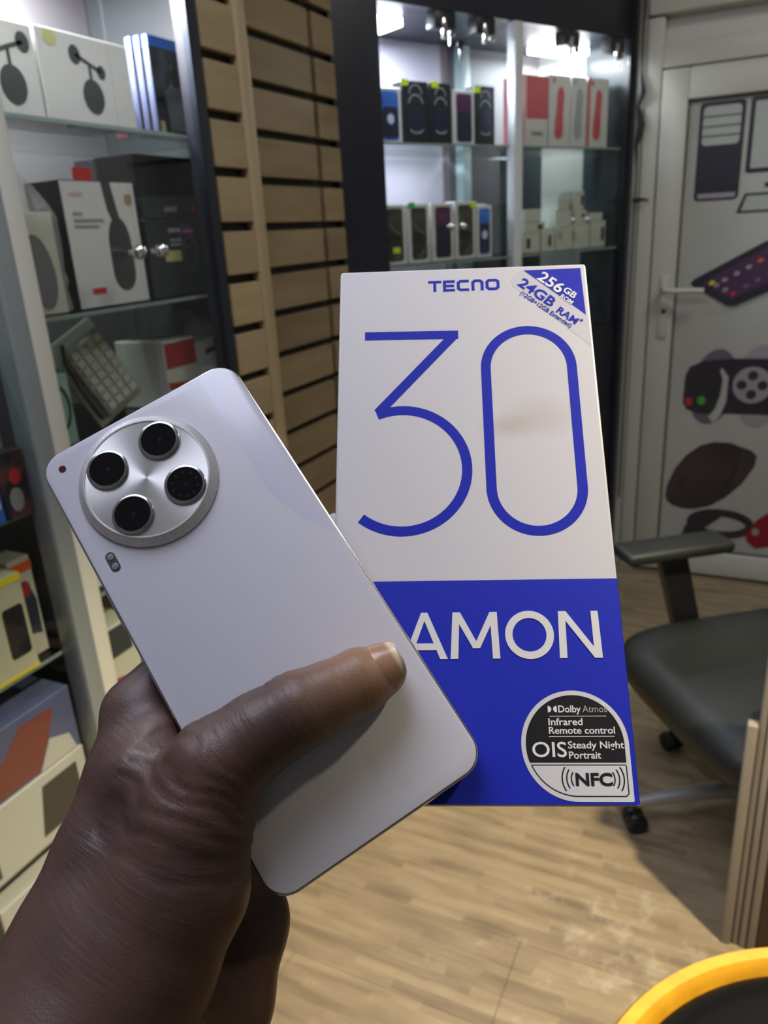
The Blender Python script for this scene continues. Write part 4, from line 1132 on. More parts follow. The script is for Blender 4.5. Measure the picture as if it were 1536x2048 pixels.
# camera island
CX, CY = -7.7, 55.4
cam_o = empty('camera_module')
cam_o.parent = phone
cam_o.location = (CX * MM, CY * MM, 0)
def camera_parts():
    # knurled ring: fine teeth around the rim
    n = 440
    prof = [(23.3, 0.0, 0), (23.7, 0.25, 0), (23.75, 0.9, 1), (21.6, 2.75, 1), (21.2, 3.05, 0), (20.75, 3.05, 0), (20.6, 2.6, 0)]
    V, F = [], []
    for r, z, tooth in prof:
        for k in range(n):
            a = 2 * math.pi * k / n
            lowr = 0.28 if (tooth and k % 2) else 0
            V.append(((r - lowr) * MM * math.cos(a), (r - lowr) * MM * math.sin(a), (z - lowr * 0.8) * MM))
    for i in range(len(prof) - 1):
        for k in range(n):
            k2 = (k + 1) % n
            F.append((i * n + k, i * n + k2, (i + 1) * n + k2, (i + 1) * n + k))
    mesh_obj('knurled_ring', V, F, mat('knurled_silver', (0.92, 0.92, 0.93), 0.28, 0.6), cam_o)
    md = mat('spun_silver', (0.70, 0.71, 0.71), 0.40, 0.72)
    b = md.node_tree.nodes['Principled BSDF']
    b.inputs['Anisotropic'].default_value = 0.85
    tg = nd(md, 'ShaderNodeTangent', direction_type='RADIAL', axis='Z')
    lk(md, tg.outputs[0], b.inputs['Tangent'])
    lathe('camera_disc', [(20.7 * MM, 1.0 * MM), (20.7 * MM, 2.75 * MM)], md, cam_o, n=96)
    LG = mat('lens_black', (0.004, 0.004, 0.006), 0.06, spec=0.7)
    LB = mat('lens_bezel', (0.50, 0.52, 0.55), 0.18, 0.9)
    for i, (lx, ly) in enumerate(((9.8, 9.7), (-9.8, 9.4), (9.8, -9.4), (-9.8, -9.4))):
        r0 = 7.0
        bz = lathe('lens_bezel', [(r0 * MM, 0), (r0 * MM, 0.7 * MM), (6.6 * MM, 1.0 * MM), (6.0 * MM, 1.0 * MM), (5.9 * MM, 0.7 * MM)], LB, cam_o, n=56, loc=(lx * MM, ly * MM, 2.75 * MM))
        g = lathe('lens_glass', [(5.92 * MM, 0.5 * MM), (5.92 * MM, 0.78 * MM)], LG, bz, n=56)
        lathe('lens_iris', [(0.7 * MM, 0.78 * MM), (0.7 * MM, 0.79 * MM), (0.4 * MM, 0.82 * MM)], mat('lens_coating', (0.016, 0.016, 0.024), 0.12), bz, n=24, loc=(0.3 * MM, -0.2 * MM, 0))
        if i == 2:
            for q in range(10):
                a = 2 * math.pi * q / 10
                lathe('lens_dot', [(0.45 * MM, 0.78 * MM), (0.45 * MM, 0.80 * MM)], mat('lens_dot_grey', (0.014, 0.014, 0.014), 0.25), bz, n=10, loc=(4.3 * math.cos(a) * MM, 4.3 * math.sin(a) * MM, 0))
camera_parts()
fl = prism('flash', [(x * MM, y_ * MM) for x, y_ in rrect(-32.5, -29.3, 32.6, 39.8, 1.55)], 0.15 * MM, mat('flash_grey', (0.07, 0.07, 0.08), 0.25), phone, off=0.0)
for yy in (34.4, 38.0):
    lathe('flash_led', [(1.15 * MM, 0.15 * MM), (1.15 * MM, 0.3 * MM), (0.8 * MM, 0.4 * MM)], mat('flash_lens', (0.22, 0.22, 0.23), 0.2), fl, n=24, loc=(-30.9 * MM, yy * MM, 0))
lathe('sensor_dot', [(1.25 * MM, 0.0), (1.25 * MM, 0.12 * MM)], mat('dark_red_dot', (0.09, 0.012, 0.014), 0.25), phone, n=28, loc=(-30.8 * MM, 75 * MM, 0.0))

# ---------------------------------------------------------------- the phone's retail box
SB = 0.0965 / 0.095
pbox, PBM = basis_object('phone_retail_box', (-0.08558, 0.24282, 1.25772), (0.92338, 0.38348, -0.01756), (0.22898, -0.58692, -0.77659))
tag(pbox, 'tall white and blue smartphone box with large blue number, behind the phone', 'box')
BW2, BH2, BD = 0.0965, 0.1988, 0.046
CARD = noisy('box_white_card', (0.54, 0.54, 0.55), (0.57, 0.565, 0.58), 0.42, 30, lo=0.3, hi=0.7)
def box_card():
    m = mat('box_front_card', (0.63, 0.62, 0.65), 0.42)
    b = m.node_tree.nodes['Principled BSDF']
    tc = nd(m, 'ShaderNodeTexCoord')
    nz = nd(m, 'ShaderNodeTexNoise'); nz.inputs['Scale'].default_value = 34; nz.inputs['Detail'].default_value = 6
    lk(m, tc.outputs['Object'], nz.inputs['Vector'])
    def spot(cx, cy, rx, ry):
        mp = nd(m, 'ShaderNodeMapping'); mp.inputs['Location'].default_value = (-cx / rx, -cy / ry, 0); mp.inputs['Scale'].default_value = (1 / rx, 1 / ry, 0)
        ln = nd(m, 'ShaderNodeVectorMath', operation='LENGTH'); lk(m, tc.outputs['Object'], mp.inputs['Vector']); lk(m, mp.outputs[0], ln.inputs[0])
        q = nd(m, 'ShaderNodeMapRange'); q.inputs['From Min'].default_value = 1.0; q.inputs['From Max'].default_value = 0.0; lk(m, ln.outputs['Value'], q.inputs['Value'])
        return q
    s1 = spot(0.0265, 0.034, 0.016, 0.010); s2 = spot(0.014, 0.030, 0.012, 0.006)
    ad = nd(m, 'ShaderNodeMath', operation='ADD'); lk(m, s1.outputs[0], ad.inputs[0]); lk(m, s2.outputs[0], ad.inputs[1])
    mu = nd(m, 'ShaderNodeMath', operation='MULTIPLY'); lk(m, ad.outputs[0], mu.inputs[0]); lk(m, nz.outputs['Fac'], mu.inputs[1])
    cm = nd(m, 'ShaderNodeMix', data_type='RGBA'); lk(m, mu.outputs[0], cm.inputs[0])
    cm.inputs[6].default_value = (0.545, 0.54, 0.57, 1); cm.inputs[7].default_value = (0.40, 0.34, 0.29, 1)
    lk(m, cm.outputs[2], b.inputs['Base Color'])
    return m
BLUE = mat('box_royal_blue', (0.009, 0.020, 0.40), 0.5, spec=0.3)
INK = mat('box_ink_blue', (0.009, 0.018, 0.38), 0.6, spec=0.2)
bm = bmesh.new()
add_box(bm, -BW2 / 2, BW2 / 2, -BH2 / 2, BH2 / 2, -BD, 0, 0.0011, 2)
bm_obj('carton', bm, [CARD], pbox, smooth=True)
FRC = box_card()
SPLIT = -26.8 * SB * MM
box('white_front', -BW2 / 2 + 0.0009, BW2 / 2 - 0.0009, SPLIT, BH2 / 2 - 0.0009, 0, 0.00006, FRC, pbox)
box('blue_front', -BW2 / 2 + 0.0003, BW2 / 2 - 0.0003, -BH2 / 2 + 0.0006, SPLIT, 0, 0.00006, BLUE, pbox)
box('blue_side', BW2 / 2 - 0.0001, BW2 / 2 + 0.00006, -BH2 / 2 + 0.0009, SPLIT, -BD + 0.001, -0.0006, BLUE, pbox)
box('blue_side', -BW2 / 2 - 0.00006, -BW2 / 2 + 0.0001, -BH2 / 2 + 0.0009, SPLIT, -BD + 0.001, -0.0006, BLUE, pbox)
prism('card_flap', [(x, y_) for x, y_ in [(-0.0478, -0.022), (-0.0478, -0.0015), (-0.0490, -0.0008), (-0.0505, -0.0014), (-0.0512, -0.003), (-0.0512, -0.022)]], 0.0008, WHITE, pbox, off=-0.004)
def mmp(pts):
    return [(x * SB * MM, y_ * SB * MM) for x, y_ in pts]
E1 = 0.00006
WSTR = 3.6 * SB * MM
strokes('number_three', [(mmp([(-37.6, 68.5), (-2.4, 68.0)]), False), (mmp([(-4.6, 67.2), (-32.6, 36.2)]), False), (mmp(arc(-24.0, 13.9, 23.1, 112.5, -128.5, 60)), False)], WSTR, INK, pbox, E1, 0.00005)
strokes('number_zero', [(mmp(arc(23.0, 53.3, 15.7, 0, 180, 36) + arc(23.0, 5.9, 15.7, 180, 360, 36)), True)], WSTR, INK, pbox, E1, 0.00005)
# maker's name, squared letters
x0 = -13.1
yb, yt = 87.2, 92.1
paths = [([(-13.3, yt - 0.5), (-8.2, yt - 0.5)], False), ([(-10.75, yt - 0.6), (-10.75, yb)], False),
         ([(-3.0, yt - 0.5), (-7.0, yt - 0.5), (-7.0, yb + 0.5), (-3.0, yb + 0.5)], False), ([(-7.0, (yb + yt) / 2), (-3.3, (yb + yt) / 2)], False),
         ([(2.4, yt - 0.5), (-0.9, yt - 0.5), (-1.7, yt - 1.2), (-1.7, yb + 1.2), (-0.9, yb + 0.5), (2.4, yb + 0.5)], False),
         ([(3.9, yb), (3.9, yt - 1.2), (4.7, yt - 0.5), (6.6, yt - 0.5), (7.4, yt - 1.2), (7.4, yb)], False),
         ([(9.3, yt - 1.2), (10.1, yt - 0.5), (12.7, yt - 0.5), (13.5, yt - 1.2), (13.5, yb + 1.2), (12.7, yb + 0.5), (10.1, yb + 0.5), (9.3, yb + 1.2)], True)]
strokes('maker_name', [(mmp(p), c) for p, c in paths], 1.15 * SB * MM, INK, pbox, E1, 0.00006)
# model name, raised white letters
LW = mat('letter_white', (0.66, 0.66, 0.66), 0.4)
yb, yt = -53.0, -37.7
def letters():
    quads = [[(-24.0, yb), (-21.6, yb), (-15.9, yt), (-18.0, yt)], [(-18.0, yt), (-15.9, yt), (-9.5, yb), (-12.0, yb)], [(-21.4, -50.1), (-12.4, -50.1), (-13.3, -47.9), (-20.6, -47.9)],
             [(-8.6, yb), (-6.1, yb), (-5.3, yt), (-7.6, yt)], [(-7.6, yt), (-5.1, yt), (1.1, -49.6), (-1.2, -49.6)], [(4.6, yt), (7.0, yt), (1.1, -49.6), (-1.2, -49.6)], [(4.7, yt), (7.0, yt), (7.5, yb), (5.1, yb)],
             [(26.6, yb), (29.0, yb), (29.3, yt), (27.0, yt)], [(27.0, yt), (29.5, yt), (40.3, yb), (37.8, yb)], [(37.8, yb), (40.3, yb), (39.9, yt), (37.6, yt)]]
    V, F = [], []
    def add(pts, up):
        o = len(V)
        z1 = E1 + 0.00022 + up
        P = mmp(pts)
        V.extend([(x, y_, z1) for x, y_ in P] + [(x, y_, E1) for x, y_ in P])
        F.append((o, o + 1, o + 2, o + 3))
        for k in range(4):
            k2 = (k + 1) % 4
            F.append((o + k, o + 4 + k, o + 4 + k2, o + k2))
    for i, q in enumerate(quads):
        add(q, 3e-6 * (i % 3))
    for cx, a0, a1, n_ in ((17.3, 0, 360, 48), (-33.2, 45, 315, 36)):
        for k in range(n_):
            a, b_ = rad(a0 + (a1 - a0) * k / n_), rad(a0 + (a1 - a0) * (k + 1) / n_)
            add([(cx + r * math.cos(t_), -45.35 + r * math.sin(t_)) for r, t_ in ((5.5, a), (7.9, a), (7.9, b_), (5.5, b_))], 0)
    return mesh_obj('model_name', V, F, LW, pbox)
letters()
# corner flash
prism('corner_band', mmp([(20.5, 94.0), (18.4, 91.6), (19.2, 88.5), (46.6, 61.2), (46.6, 73.8), (23.6, 95.6)]), 0.00005, mat('band_grey', (0.50, 0.50, 0.54), 0.4), pbox, off=E1)
prism('corner_triangle', mmp([(45.6, 74.8), (45.2, 95.7), (23.4, 95.5)]), 0.00005, INK, pbox, off=E1)
TW = mat('text_white', (0.72, 0.72, 0.72), 0.4)
def btext(s, size, x, y_, m, rot=0.0, width=None, bold=0.0, z=0.00022, name='lettering'):
    return lettering(name, s, size * SB * MM, m, pbox, x * SB * MM, y_ * SB * MM, z, rad(rot), width=width * SB * MM if width else None, bold=bold * MM, t=0.00002)
RT = -41.0
btext('256', 6.3, 28.2, 91.6, TW, RT, 10.6, 0.13)
btext('GB', 3.7, 37.6, 85.6, TW, RT, 5.3, 0.10)
btext('ROM', 2.6, 36.3, 83.0, TW, RT, 5.3, 0.06)
btext('24GB', 5.9, 20.7, 89.2, INK, RT, 16.0, 0.14)
btext('RAM', 4.1, 34.3, 76.8, INK, RT, 8.9, 0.10)
btext('*', 3.4, 42.2, 71.6, INK, RT, 1.1, 0.04)
btext('(12GB+12GB Extended)', 2.5, 21.4, 85.0, INK, RT, 23.6, 0.03)
# drop-shaped sticker
stk = prism('feature_sticker', mmp(arc(29.3, -79.9, 16.6, 0, 270, 60) + [(45.6, -96.5), (45.9, -96.2)]), 0.0001, mat('sticker_white', (0.60, 0.60, 0.62), 0.35), pbox, off=E1)
BK = mat('sticker_black', (0.014, 0.014, 0.016), 0.35)
a_cut = math.degrees(math.asin(5.2 / 15.2))
prism('black_field', mmp(arc(29.3, -79.9, 15.2, 0, 180 + a_cut, 50) + [(44.5, -85.1)]), 0.00005, BK, stk, off=E1 + 0.0001)
strokes('sticker_outline', [(mmp(arc(29.3, -79.9, 15.0, 180 + a_cut + 3, 270, 20) + [(43.6, -94.9), (44.4, -94.1), (44.4, -86.0)]), False)], 0.35 * MM, BK, stk, E1 + 0.0001, 0.00004)
strokes('rule_line', [(mmp([(15.4, -85.8), (44.4, -85.8)]), False)], 0.3 * MM, BK, stk, E1 + 0.0001, 0.00004)
for yy, xa, xb in ((-71.2, 22.0, 39.6), (-77.3, 21.4, 41.6)):
    strokes('rule_line', [(mmp([(xa, yy), (xb, yy)]), False)], 0.18 * MM, TW, stk, E1 + 0.00016, 0.00003)
Z9 = 0.00030
for d0, s in ((21.6, 1), (24.4, -1)):
    prism('sound_mark', mmp([(d0, -70.0), (d0, -68.0)] + [(d0 + s * 1.15 * math.cos(rad(a)), -69.0 + 1.0 * math.sin(rad(a))) for a in (80, 50, 20, -20, -50, -80)])[::(1 if s < 0 else -1)], 0.00004, TW, stk, off=E1 + 0.00016)
btext('Dolby', 3.0, 24.7, -70.0, TW, 0, 7.0, 0.05, Z9)
btext('Atmos', 3.0, 32.4, -70.0, mat('text_grey', (0.36, 0.36, 0.36), 0.4), 0, 7.6, 0.0, Z9)
btext('Infrared', 3.0, 21.3, -73.9, TW, 0, 10.6, 0.04, Z9)
btext('Remote control', 3.0, 21.3, -76.5, TW, 0, 20.4, 0.04, Z9)
btext('OIS', 6.4, 15.7, -83.4, TW, 0, 10.6, 0.05, Z9)
btext('Steady Night', 3.0, 27.0, -80.9, TW, 0, 17.2, 0.04, Z9)
btext('Portrait', 3.0, 27.0, -83.9, TW, 0, 9.8, 0.04, Z9)
btext('NFC', 5.0, 28.4, -91.7, BK, 0, 11.2, 0.16, Z9)
for k in range(3):
    strokes('wave_mark', [(mmp(arc(31.0 - k * 0.1, -89.9, 3.6 + 1.3 * k, 146, 214, 12)), False), (mmp(arc(37.0 + k * 0.1, -89.9, 3.6 + 1.3 * k, -34, 34, 12)), False)], 0.42 * MM, BK, stk, E1 + 0.0001, 0.00004)

# ---------------------------------------------------------------- the hand
HAND_CHAINS = {  # joint positions in millimetres in the phone's own frame, radius in millimetres
    'thumb': [(24.4, -42.3, 7.6, 7.6), (17.4, -41.1, 9.6, 9.4), (6.5, -39.9, 11.5, 9.8), (-3.7, -39.0, 13.0, 11.6), (-16.3, -38.6, 14.0, 11.8), (-31.1, -40.0, 14.0, 14.2), (-43.5, -48.8, 11.0, 17.0), (-56.9, -60.9, 7.0, 20.5), (-76.9, -71.0, 5.0, 24.0), (-98.5, -82.9, 8.0, 27.0), (-131.1, -103.3, 12.0, 31.0)],
    'index': [(-50.0, -7.6, -17.0, 11.5), (-22.1, 1.4, -19.0, 9.6), (6.6, 10.1, -19.0, 8.4), (20.2, 14.0, -18.0, 7.4)],
    'back': [(-49.2, -9.1, -15.0, 11.0), (-58.7, -26.9, -10.0, 14.5), (-71.2, -45.7, -5.0, 19.0), (-86.4, -63.7, -2.0, 24.0), (-105.3, -79.3, 2.0, 27.0), (-137.9, -102.2, 6.0, 31.0)],
    'web': [(-43.3, -20.7, -6.0, 7.0), (-51.4, -31.2, 2.0, 13.0)],
    'palm': [(-43.0, -33.7, -26.0, 13.0), (-55.7, -58.2, -24.0, 19.0), (-57.5, -80.7, -34.0, 16.5), (-74.0, -96.4, -34.0, 18.0), (-94.1, -106.0, -26.0, 22.0), (-131.9, -123.7, -14.0, 28.0)],
    'middle': [(-44.0, -25.3, -36.0, 11.0), (-11.2, -14.3, -66.0, 9.0), (28.7, -18.2, -68.0, 8.2), (46.9, -20.1, -68.0, 7.2)],
    'ring': [(-45.4, -46.1, -40.0, 11.0), (-15.7, -45.3, -66.0, 9.0), (16.1, -56.7, -68.0, 8.0), (32.5, -60.5, -68.0, 7.0)],
    'little': [(-48.6, -65.2, -42.0, 10.0), (-18.3, -65.0, -64.0, 8.0), (10.5, -76.2, -67.0, 7.0), (26.4, -87.0, -67.0, 6.2)],
}

def build_hand():
    H = 1.15                                        # cell size, mm
    chains = {k: np.array(v, float) for k, v in HAND_CHAINS.items()}
    allp = np.concatenate(list(chains.values()))
    lo = (allp[:, :3] - allp[:, 3:]).min(0) - 5
    hi = (allp[:, :3] + allp[:, 3:]).max(0) + 5
    nx, ny, nz = (np.ceil((hi - lo) / H).astype(int) + 1)
    ax = [lo[i] + H * np.arange(n) for i, n in enumerate((nx, ny, nz))]
    shape = (nx, ny, nz)
    BIG = 60.0
    def chain_sdf(ch, k_in):
        out = np.full(shape, BIG, np.float32)
        for a, b in zip(ch[:-1], ch[1:]):
            pad = max(a[3], b[3]) + 16
            i0 = [max(0, int((min(a[i], b[i]) - pad - lo[i]) / H)) for i in range(3)]
            i1 = [min(shape[i], int((max(a[i], b[i]) + pad - lo[i]) / H) + 2) for i in range(3)]
            if any(i1[i] <= i0[i] for i in range(3)):
                continue
            X = ax[0][i0[0]:i1[0], None, None] - a[0]
            Y = ax[1][None, i0[1]:i1[1], None] - a[1]
            Z = ax[2][None, None, i0[2]:i1[2]] - a[2]
            d = b[:3] - a[:3]
            L2 = d @ d + 1e-9
            tt = np.clip((X * d[0] + Y * d[1] + Z * d[2]) / L2, 0, 1)
            dist = np.sqrt((X - tt * d[0]) ** 2 + (Y - tt * d[1]) ** 2 + (Z - tt * d[2]) ** 2) - (a[3] + tt * (b[3] - a[3]))
            sl = tuple(slice(i0[i], i1[i]) for i in range(3))
            out[sl] = smin(out[sl], dist, k_in)
        return out
    def smin(a, b, k):
        h = np.clip(0.5 + 0.5 * (b - a) / k, 0, 1)
        return b + (a - b) * h - k * h * (1 - h)
    thumb = chain_sdf(chains['thumb'], 3.0)
    body = chain_sdf(chains['back'], 6.0)
    body = smin(body, chain_sdf(chains['palm'], 6.0), 11.0)
    body = smin(body, chain_sdf(chains['web'], 6.0), 9.0)
    for f in ('index', 'middle', 'ring', 'little'):
        body = smin(body, chain_sdf(chains[f], 2.5), 5.0)
    S = smin(body, thumb, 6.5)
    X = ax[0][:, None, None]; Y = ax[1][None, :, None]; Z = ax[2][None, None, :]
    # flatten the thumb pad and keep clear of phone and box
    qx = np.abs(X) - (HW + 0.35) + 6; qy = np.abs(Y) - (HL + 0.35) + 6; qz = np.abs(Z + TH / 2) - (TH / 2 + 0.3)
    slab = np.sqrt(np.maximum(qx, 0) ** 2 + np.maximum(qy, 0) ** 2) + np.minimum(np.maximum(qx, qy), 0) - 6
    slab = np.maximum(slab, qz)
    S = np.maximum(S, -slab)
    rel = PBM.inverted() @ PHM
    r = np.array(rel)
    bx_ = r[0, 0] * X + r[0, 1] * Y + r[0, 2] * Z + r[0, 3] * 1000
    by_ = r[1, 0] * X + r[1, 1] * Y + r[1, 2] * Z + r[1, 3] * 1000
    bz_ = r[2, 0] * X + r[2, 1] * Y + r[2, 2] * Z + r[2, 3] * 1000
    bs = np.maximum(np.maximum(np.abs(bx_) - BW2 * 500 - 0.4, np.abs(by_) - BH2 * 500 - 0.4), np.abs(bz_ + BD * 500) - BD * 500 - 0.4)
    S = np.maximum(S, -bs)
    # surface nets
    neg = S < 0
    c = np.zeros((nx - 1, ny - 1, nz - 1), np.int8)
    corners = [(i, j, k) for i in (0, 1) for j in (0, 1) for k in (0, 1)]
    for i, j, k in corners:
        c += neg[i:nx - 1 + i, j:ny - 1 + j, k:nz - 1 + k]
    act = (c > 0) & (c < 8)
    cells = np.argwhere(act)
    idx = np.full(act.shape, -1, np.int64)
    idx[act] = np.arange(len(cells))
    acc = np.zeros((len(cells), 3)); cnt = np.zeros(len(cells))
    val = {o: S[cells[:, 0] + o[0], cells[:, 1] + o[1], cells[:, 2] + o[2]] for o in corners}
    for o in corners:
        for axn in range(3):
            if o[axn]: continue
            o2 = list(o); o2[axn] = 1; o2 = tuple(o2)
            a, b = val[o], val[o2]
            cr = (a < 0) != (b < 0)
            tt = np.where(cr, a / np.where(cr, a - b, 1), 0)
            for q in range(3):
                acc[:, q] += np.where(cr, o[q] + (tt if q == axn else 0), 0)
            cnt += cr
    P = (cells + acc / cnt[:, None]) * H + lo
    faces = []
    for axn in range(3):
        o = [0, 0, 0]; o[axn] = 1
        A = neg[:nx - o[0], :ny - o[1], :nz - o[2]]; B = neg[o[0]:, o[1]:, o[2]:]
        e = np.argwhere(A != B)
        u, v = [(1, 2), (2, 0), (0, 1)][axn]
        ok = (e[:, u] > 0) & (e[:, v] > 0) & np.all(e[:, [u, v]] < np.array(act.shape)[[u, v]], axis=1)
        e = e[ok]
        def cid(du, dv):
            q = e.copy(); q[:, u] -= du; q[:, v] -= dv
            return idx[q[:, 0], q[:, 1], q[:, 2]]
        quad = np.stack([cid(1, 1), cid(0, 1), cid(0, 0), cid(1, 0)], 1)
        flip = ~A[e[:, 0], e[:, 1], e[:, 2]]
        quad[flip] = quad[flip][:, ::-1]
        faces.append(quad)
    faces = np.concatenate(faces)
    # relax
    n = len(P)
    ed = np.concatenate([faces[:, [0, 1]], faces[:, [1, 2]], faces[:, [2, 3]], faces[:, [3, 0]]])
    for _ in range(5):
        s = np.zeros((n, 3)); m_ = np.zeros(n)
        for q in range(3):
            s[:, q] = np.bincount(ed[:, 0], P[ed[:, 1], q], n) + np.bincount(ed[:, 1], P[ed[:, 0], q], n)
        m_ = np.bincount(ed[:, 0], minlength=n) + np.bincount(ed[:, 1], minlength=n)
        P = P * 0.5 + 0.5 * s / m_[:, None]
    # coordinates for the skin: length along the thumb, tip tone
    ch = chains['thumb']
    seg = np.linalg.norm(np.diff(ch[:, :3], axis=0), axis=1)
    cum = np.concatenate([[0], np.cumsum(seg)])
    best = np.full(n, 1e9); along = np.zeros(n)
    for i in range(len(seg)):
        d = ch[i + 1, :3] - ch[i, :3]
        tt = np.clip(((P - ch[i, :3]) @ d) / (d @ d), 0, 1)
        dd = np.linalg.norm(P - ch[i, :3] - tt[:, None] * d, axis=1)
        near = dd < best
        best[near] = dd[near]; along[near] = (cum[i] + tt * seg[i])[near]
    for _ in range(30):
        sa = np.bincount(ed[:, 0], along[ed[:, 1]], n) + np.bincount(ed[:, 1], along[ed[:, 0]], n)
        along = 0.4 * along + 0.6 * sa / m_
    tip = np.clip(1 - along / 34.0, 0, 1) * np.clip(1.6 - best / 16, 0, 1)
    # deeper folds: thumb joints and base
    nrm = np.zeros((n, 3))
    fn = np.cross(P[faces[:, 2]] - P[faces[:, 0]], P[faces[:, 3]] - P[faces[:, 1]])
    for k in range(4):
        for q in range(3):
            nrm[:, q] += np.bincount(faces[:, k], fn[:, q], n)
    nrm /= np.linalg.norm(nrm, axis=1)[:, None] + 1e-9
    dep = np.zeros(n)
    wob = 1.2 * np.sin(P[:, 1] * 0.35) + 0.8 * np.sin(P[:, 2] * 0.5 + 1)
    for pos, wid, am in ((29, 0.9, 0.35), (31.5, 0.9, 0.4), (34, 1.0, 0.35), (52, 1.2, 0.4), (56, 1.3, 0.5), (60, 1.3, 0.55), (64, 1.4, 0.55), (69, 1.5, 0.5), (75, 1.6, 0.4), (82, 1.8, 0.35)):
        dep += am * np.exp(-((along - pos + wob) / wid) ** 2)
    P = P - nrm * (dep * (best < 26))[:, None]
    me = bpy.data.meshes.new('person_hand')
    me.vertices.add(n)
    me.vertices.foreach_set('co', (P * 0.001).astype(np.float32).ravel())
    me.loops.add(len(faces) * 4)
    me.loops.foreach_set('vertex_index', faces.astype(np.int32).ravel())
    me.polygons.add(len(faces))
    me.polygons.foreach_set('loop_start', np.arange(0, len(faces) * 4, 4, dtype=np.int32))
    me.update(calc_edges=True)
    me.validate()
    me.polygons.foreach_set('use_smooth', np.ones(len(me.polygons), dtype=bool))
    for nm, arr in (('along', along), ('tip', tip)):
        at = me.attributes.new(nm, 'FLOAT', 'POINT')
        at.data.foreach_set('value', arr.astype(np.float32))
    # skin
    m = mat('skin', (0.12, 0.06, 0.04), 0.46, spec=0.4)
    b = m.node_tree.nodes['Principled BSDF']
    b.inputs['Subsurface Weight'].default_value = 0.08
    b.inputs['Subsurface Radius'].default_value = (1.0, 0.35, 0.2)
    b.inputs['Subsurface Scale'].default_value = 0.002
    tc = nd(m, 'ShaderNodeTexCoord')
    at = nd(m, 'ShaderNodeAttribute', attribute_name='tip')
    al = nd(m, 'ShaderNodeAttribute', attribute_name='along')
    blot = nd(m, 'ShaderNodeTexNoise'); blot.inputs['Scale'].default_value = 45; blot.inputs['Detail'].default_value = 4
    lk(m, tc.outputs['Object'], blot.inputs['Vector'])
    cr = nd(m, 'ShaderNodeValToRGB')
    cr.color_ramp.elements[0].position = 0.3; cr.color_ramp.elements[0].color = (0.058, 0.031, 0.026, 1)
    cr.color_ramp.elements[1].position = 0.7; cr.color_ramp.elements[1].color = (0.100, 0.055, 0.042, 1)
    lk(m, blot.outputs['Fac'], cr.inputs[0])
    cm = nd(m, 'ShaderNodeMix', data_type='RGBA'); cm.inputs[7].default_value = (0.30, 0.165, 0.09, 1)
    lk(m, at.outputs['Fac'], cm.inputs[0]); lk(m, cr.outputs[0], cm.inputs[6]); lk(m, cm.outputs[2], b.inputs['Base Color'])
    # cross wrinkles along the thumb and fine skin cells
    cb = nd(m, 'ShaderNodeCombineXYZ'); mu = nd(m, 'ShaderNodeMath', operation='MULTIPLY'); mu.inputs[1].default_value = 0.55
    lk(m, al.outputs['Fac'], mu.inputs[0]); lk(m, mu.outputs[0], cb.inputs[0])
    s3 = nd(m, 'ShaderNodeSeparateXYZ'); lk(m, tc.outputs['Object'], s3.inputs[0])
    m2 = nd(m, 'ShaderNodeMath', operation='MULTIPLY'); m2.inputs[1].default_value = 70; lk(m, s3.outputs['Y'], m2.inputs[0]); lk(m, m2.outputs[0], cb.inputs[1])
    m3 = nd(m, 'ShaderNodeMath', operation='MULTIPLY'); m3.inputs[1].default_value = 70; lk(m, s3.outputs['Z'], m3.inputs[0]); lk(m, m3.outputs[0], cb.inputs[2])
    wr = nd(m, 'ShaderNodeTexNoise'); wr.inputs['Scale'].default_value = 1.1; wr.inputs['Detail'].default_value = 3
    lk(m, cb.outputs[0], wr.inputs['Vector'])
    vo = nd(m, 'ShaderNodeTexVoronoi'); vo.inputs['Scale'].default_value = 900
    vo.feature = 'DISTANCE_TO_EDGE'
    lk(m, tc.outputs['Object'], vo.inputs['Vector'])
    b1 = nd(m, 'ShaderNodeBump'); b1.inputs['Strength'].default_value = 0.35; b1.inputs['Distance'].default_value = 0.0008
    b2 = nd(m, 'ShaderNodeBump'); b2.inputs['Strength'].default_value = 0.25; b2.inputs['Distance'].default_value = 0.0003
    fm = nd(m, 'ShaderNodeMapRange'); fm.inputs['From Min'].default_value = 80; fm.inputs['From Max'].default_value = 120
    fm.inputs['To Min'].default_value = 1.0; fm.inputs['To Max'].default_value = 0.35
    lk(m, al.outputs['Fac'], fm.inputs['Value'])
    wm = nd(m, 'ShaderNodeMath', operation='MULTIPLY'); lk(m, wr.outputs['Fac'], wm.inputs[0]); lk(m, fm.outputs[0], wm.inputs[1])
    lk(m, wm.outputs[0], b1.inputs['Height']); lk(m, vo.outputs['Distance'], b2.inputs['Height'])
    lk(m, b1.outputs[0], b2.inputs['Normal']); lk(m, b2.outputs[0], b.inputs['Normal'])
    me.materials.append(m)
    o = link(bpy.data.objects.new('person_hand', me))
    o.matrix_world = PHM.copy()
    tag(o, 'bare left hand and wrist gripping the phone and its box, thumb across the phone', 'hand')
    return o
hand = build_hand()

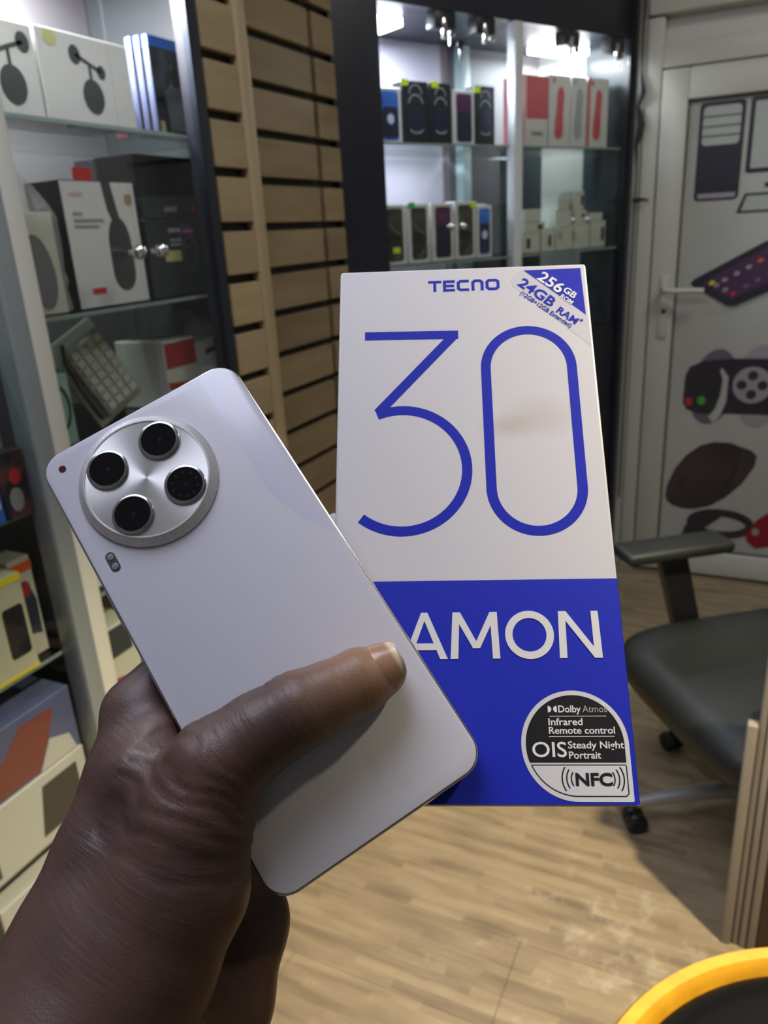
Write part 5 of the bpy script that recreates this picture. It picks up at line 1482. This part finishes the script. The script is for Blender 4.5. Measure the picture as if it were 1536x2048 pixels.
def thumb_nail():
    """curved plate lying on the end of the thumb"""
    V, F = [], []
    n, m_ = 12, 14
    c = np.array([21.6, -41.2, 8.6])
    axd = np.array([0.985, -0.17, -0.05]); axd /= np.linalg.norm(axd)
    up = np.array([0.05, 0.10, 1.0]); up -= axd * (up @ axd); up /= np.linalg.norm(up)
    sd = np.cross(up, axd)
    for lay in (0, 1):
        for i in range(n + 1):
            s = i / n
            L = -6.2 + 15.2 * s
            hw = 64 * (1 - 0.10 * s) * (1 - max(0, 0.22 - s) ** 2 * 9) * (1 - max(0, s - 0.86) ** 2 * 20)
            R_ = 9.1 - 0.9 * s - (1.4 * max(0, s - 0.6) / 0.4 * 0.5)
            for j in range(m_ + 1):
                a = rad(hw) * (j / m_ * 2 - 1)
                rr = R_ + 0.35 * (1 if lay == 0 else -1) * 0.8
                p = c + axd * L + up * rr * math.cos(a) + sd * rr * math.sin(a) * 0.92
                V.append(tuple(p * 0.001))
    N1 = (n + 1) * (m_ + 1)
    for lay in (0, 1):
        for i in range(n):
            for j in range(m_):
                a = lay * N1 + i * (m_ + 1) + j
                q = (a, a + m_ + 1, a + m_ + 2, a + 1)
                F.append(q if lay == 0 else q[::-1])
    for i in range(n):
        for j in (0, m_):
            a = i * (m_ + 1) + j
            F.append((a, a + m_ + 1, a + m_ + 1 + N1, a + N1))
    for j in range(m_):
        for i in (0, n):
            a = i * (m_ + 1) + j
            F.append((a, a + 1, a + 1 + N1, a + N1))
    m = mat('nail', (0.42, 0.25, 0.16), 0.26, spec=0.55)
    b = m.node_tree.nodes['Principled BSDF']
    tc = nd(m, 'ShaderNodeTexCoord'); sx = nd(m, 'ShaderNodeSeparateXYZ'); lk(m, tc.outputs['Object'], sx.inputs[0])
    mr = nd(m, 'ShaderNodeMapRange'); mr.inputs['From Min'].default_value = 0.0285; mr.inputs['From Max'].default_value = 0.0298
    lk(m, sx.outputs['X'], mr.inputs['Value'])
    cm = nd(m, 'ShaderNodeMix', data_type='RGBA'); cm.inputs[6].default_value = (0.34, 0.19, 0.115, 1); cm.inputs[7].default_value = (0.62, 0.52, 0.36, 1)
    lk(m, mr.outputs[0], cm.inputs[0]); lk(m, cm.outputs[2], b.inputs['Base Color'])
    o = mesh_obj('thumb_nail', V, F, m, hand, smooth=True)
    o['label'] = 'pale glossy thumb nail'
thumb_nail()

# drop the working measures kept on the cartons
for o in bpy.data.objects:
    for k in ('w', 'h', 'd'):
        if k in o.keys():
            del o[k]
